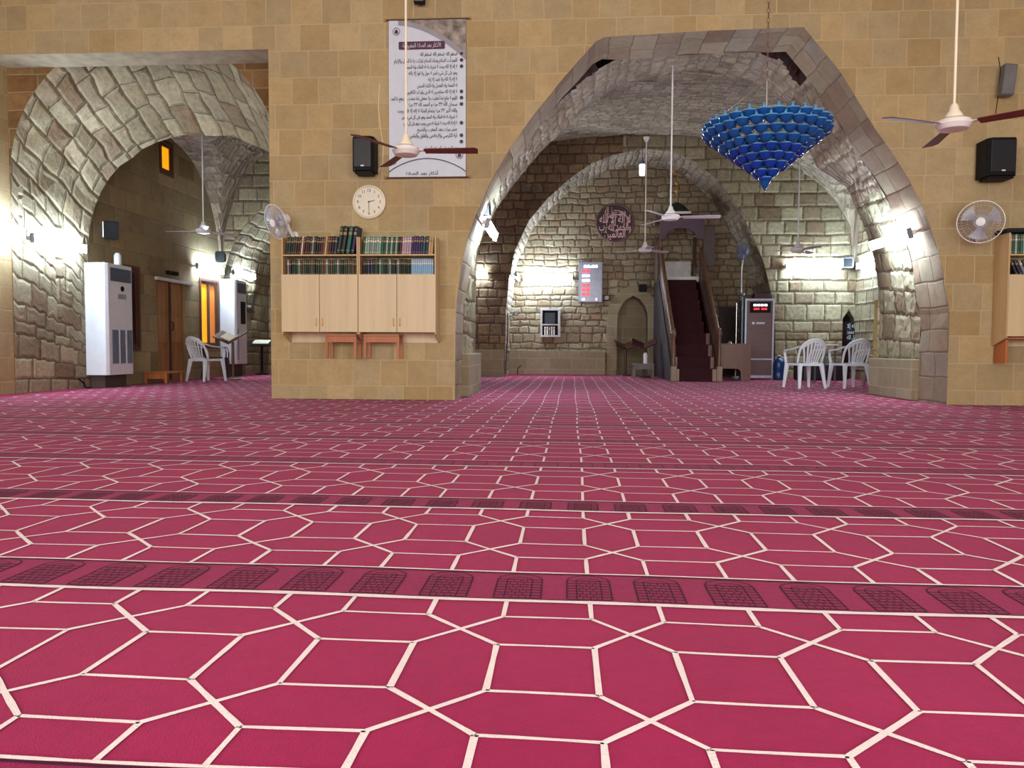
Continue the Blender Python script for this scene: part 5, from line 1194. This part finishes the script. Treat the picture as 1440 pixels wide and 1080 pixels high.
# blue water bottle stack, white table
q = at(1095, 533, 16.6); e = thing('water_jug', 'blue plastic water jug on the carpet right of the tall cabinet', 'water jug', (q.x, 16.6, 0)); BLJ = plain('jug_blue', (20, 60, 120), .3, trans=.2)
part(MB().lathe([(0, 0), (.115, 0), (.12, .02), (.12, .16), (.112, .18), (.12, .2), (.12, .36), (.1, .42), (.04, .46), (.035, .5), (0, .5)], (q.x, 16.6, 0), 20), 'bottle', BLJ, e, smooth=True)
part(MB().lathe([(.038, .5), (.038, .53), (0, .53)], (q.x, 16.6, 0), 14), 'cap', WHT, e)
x0_, x1_ = at(1145, 485, 15.6).x, at(1179, 485, 15.6).x; zt = at(1160, 484, 15.6).z
e = thing('white_table', 'small white topped table behind the two white chairs', 'table', (x0_, 15.6, 0))
part(MB().box(x0_, x1_, 15.6, 16.3, zt-.03, zt), 'table_top', CREAMP, e, bevel=.006)
for x in (x0_+.04, x1_-.04):
    for y in (15.65, 16.25): part(MB().box(x-.015, x+.015, y-.015, y+.015, 0, zt-.03), 'leg', GREYM, e)
single(MB().box(x0_-.0, x1_+.45, 16.5, 16.95, 0, .34), 'low_chest', plain('dark_chest', (28, 26, 34), .5), 'dark low chest against the wall behind the white chairs', 'chest', (x0_, 16.5, 0), bevel=.02)
# lettered dark banner in the corner niche
a_, b_ = at(1190, 453, YW-.03), at(1209, 480, YW-.03)
e = thing('lettered_sign', 'black sign with white Arabic lettering in the pointed corner niche', 'sign', (a_.x, YW-.03, b_.z))
w_ = b_.x-a_.x; h_ = a_.z-b_.z
part(MB().box(a_.x, b_.x, YW-.03, YW-.012, b_.z, a_.z), 'panel', plain('sign_navy', (16, 18, 34), .5), e)
for i, s in enumerate(('لا إله إلا', 'الله محمد', 'رسول الله')): text(arab(s), .13, WHT, e, (w_/2, -.004, h_*(.8-.3*i)), 'text_line', fitw=w_*.85, bold=.015)
part(MB().box(a_.x, b_.x, YW-.033, YW-.03, b_.z+h_*.5, b_.z+h_*.54), 'divider', DBLUE, e)
# ---------------------------------------------------------------- qibla wall furnishings
c = at(865, 313, YQ-.05); e = thing('calligraphy_roundel', 'round dark bronze calligraphy plaque high on the rear wall', 'plaque', (c.x, YQ-.03, c.z))
RR = .45; BRZ = plain('roundel_dark', (50, 24, 28), .5, .2); BRL = plain('roundel_bright', (202, 160, 158), .4, .3); BRR = plain('roundel_rim', (112, 84, 88), .45, .3)
part(MB().lathe([(0, 0), (RR, 0), (RR, .015), (0, .016)], (c.x, YQ-.006, c.z), 40, 'y'), 'disc', BRZ, e)
part(MB().tube([(c.x+RR*cos(t_*pi/24), YQ-.025, c.z+RR*sin(t_*pi/24)) for t_ in range(48)], .022, 8, closed=True), 'rim', BRR, e, smooth=True)
yy = -.008+.03-.022
for i, (s, w_, z_) in enumerate((('محمد رسول الله', .5, .26), ('لا إله إلا الله', .74, .08), ('والحمد لله رب', .76, -.1), ('العالمين', .5, -.27))):
    text(arab(s), .27, BRL, e, (0, .0, z_), 'raised_lettering', fitw=w_, ext=.003, bold=.012)
for k in range(5):
    r_ = rb.uniform(.15, .33); a0 = rb.uniform(0, 6); part(MB().tube([(c.x+r_*cos(a0+t_*.15), YQ-.03, c.z+r_*.9*sin(a0+t_*.15)) for t_ in range(12)], .008, 6), 'raised_stroke', BRL, e, smooth=True)
a_, b_ = at(814, 368, YQ-.1), at(847, 425, YQ-.1); e = thing('prayer_time_board', 'grey digital prayer time board with red and white digits on the rear wall', 'display board', (a_.x, YQ-.1, b_.z))
w_, h_ = b_.x-a_.x, a_.z-b_.z
part(MB().box(a_.x, b_.x, YQ-.09, YQ-.006, b_.z, a_.z), 'case', plain('board_grey', (132, 132, 150), .3, .2), e, bevel=.01)
part(MB().box(a_.x+.035, b_.x-.035, YQ-.094, YQ-.09, b_.z+.035, a_.z-.035), 'glass_front', plain('board_glass', (150, 152, 168), .15), e)
for i in range(7):
    wht = i in (0, 2, 3)
    text('88:88', .09, WLED if wht else REDL, e, (w_*(.5 if i == 0 else .3), .003, h_*(.88-.115*i)), 'digits', fitw=w_*(.6 if i == 0 else .33), bold=.03)
text('88', .08, WLED, e, (w_*.2, .003, h_*.07), 'digits', bold=.02); text('8', .08, WLED, e, (w_*.75, .003, h_*.07), 'digits', bold=.02)
a_, b_ = at(760, 434, YQ-.04), at(788, 474, YQ-.04); e = thing('wall_shelf_box', 'white framed dark wall cupboard holding a picture and white books on the rear wall', 'cupboard', (a_.x, YQ-.05, b_.z)); x0_, x1_, z0_, z1_ = a_.x, b_.x, b_.z, a_.z
FRM = plain('frame_pale', (186, 180, 176), .5)
part(MB().box(x0_, x1_, YQ-.02, YQ-.006, z0_, z1_), 'back_board', BLK, e)
for q in ((x0_, x0_+.05, z0_, z1_), (x1_-.06, x1_, z0_, z1_), (x0_+.05, x1_-.06, z1_-.045, z1_), (x0_+.05, x1_-.06, z0_, z0_+.045), (x0_+.05, x1_-.06, (z0_+z1_)/2-.06, (z0_+z1_)/2-.03)):
    part(MB().box(q[0], q[1], YQ-.13, YQ-.021, q[2], q[3]), 'frame_bar', FRM, e, bevel=.003)
zm = (z0_+z1_)/2-.03
single(MB().box(x0_+.1, x1_-.13, YQ-.08, YQ-.06, zm+.002, z1_-.1), 'framed_picture', DBLUE, 'small dark framed picture in the upper half of the white framed wall cupboard', 'picture', (x0_, YQ-.07, zm), bevel=.01)
for k in range(5):
    x = x0_+.115+k*.055; put_book('white' if k != 2 else 'grey', 'book', x, YQ-.115, z0_+.047, .035, .2, 0, 'white book standing in the small wall cupboard on the rear wall' if k != 2 else 'grey book standing between white ones in the small wall cupboard', 'white books in the small wall cupboard' if k != 2 else None, .5)
def blk(px, py, Y, s, label, name='spotlight', mat=BLK, cat='spotlight', d=.1, wall=None):
    q = at(px, py, Y); e = thing(name, label, cat, q)
    part(MB().box(q.x-s/2, q.x+s/2, Y-d/2, Y+d/2, q.z-s*.5, q.z+s*.5), 'housing', mat, e, bevel=.01)
    part(MB().box(q.x-s*.4, q.x+s*.4, Y-d/2-.008, Y-d/2, q.z-s*.4, q.z+s*.4), 'lens', GREYM if mat is BLK else BLK, e, bevel=.002)
    w_ = Vector(wall) if wall else Vector((q.x, YQ-.004, q.z))
    part(MB().tube([(q.x, Y+d/2, q.z), w_], .012, 6), 'arm', mat, e)
    return e
blk(853, 419, YQ-.12, .12, 'small black sensor box right of the prayer time board')
blk(726, 441, YW+1.2, .1, 'small black spotlight on the left rib of the rear arch', wall=(RIB[0][0]+.01, YW+1.15, at(726, 445, YW+1.2).z))
q = at(682, 296, 10.0); blk(682, 296, 10.0, .15, 'black spotlight above the lamp on the left inner side of the large arch', wall=(XP1+.12, 10.05, q.z+.03))
q = at(1293, 303, 9.95); e = blk(1293, 303, 9.9, .17, 'black square spotlight with a white ball joint, right inner side of the large arch', wall=(XR+.0, 9.98, q.z-.03))
part(MB().lathe([(0, -.04), (.03, -.03), (.045, 0), (.03, .03), (0, .04)], (at(1307, 306, 9.9).x, 9.95, at(1307, 306, 9.9).z), 12), 'ball_joint', WHT, e, smooth=True)
q = at(1191, 370, YW-.2); blk(1191, 370, YW-.2, .22, 'blue grey loudspeaker on the rear wall corner, right of the lamp above the chairs', 'loudspeaker', plain('speaker_bluegrey', (120, 134, 160), .4), 'speaker', .16, wall=(q.x, YW-.004, q.z))
cable([at(714, 441, YW-.02), at(714, 470, YW-.02), at(712, 500, YW-.02), at(711, 526, YW-.14), ], 'dark cable running down the left rib of the rear arch', r=.012)
cable([at(728, 527, YQ-.14), at(728, 519, YQ-.14), at(731, 515, YQ-.14), at(734, 514, YQ-.14)], 'short black flexible arm at the foot of the rear wall', r=.01)
# hanging bulb
q = at(903, 237, 16.4); e = thing('hanging_bulb', 'glowing white hanging bulb high in front of the rear arch', 'lamp', q)
part(MB().lathe([(0, -.15), (.05, -.14), (.055, -.1), (.055, .08), (0, .08)], q, 14), 'glass_bulb', plain('bulb_glow', (250, 250, 255), .3, emit=(240, 244, 255), est=14, var=0), e, smooth=True)
part(MB().lathe([(.05, .08), (.055, .12), (.03, .17), (0, .17)], q, 14), 'socket', GREYM, e, smooth=True)
part(MB().tube([(q.x, q.y, q.z+.17), (q.x+.0, q.y, 5.05)], .006, 6), 'cord', BLK, e)
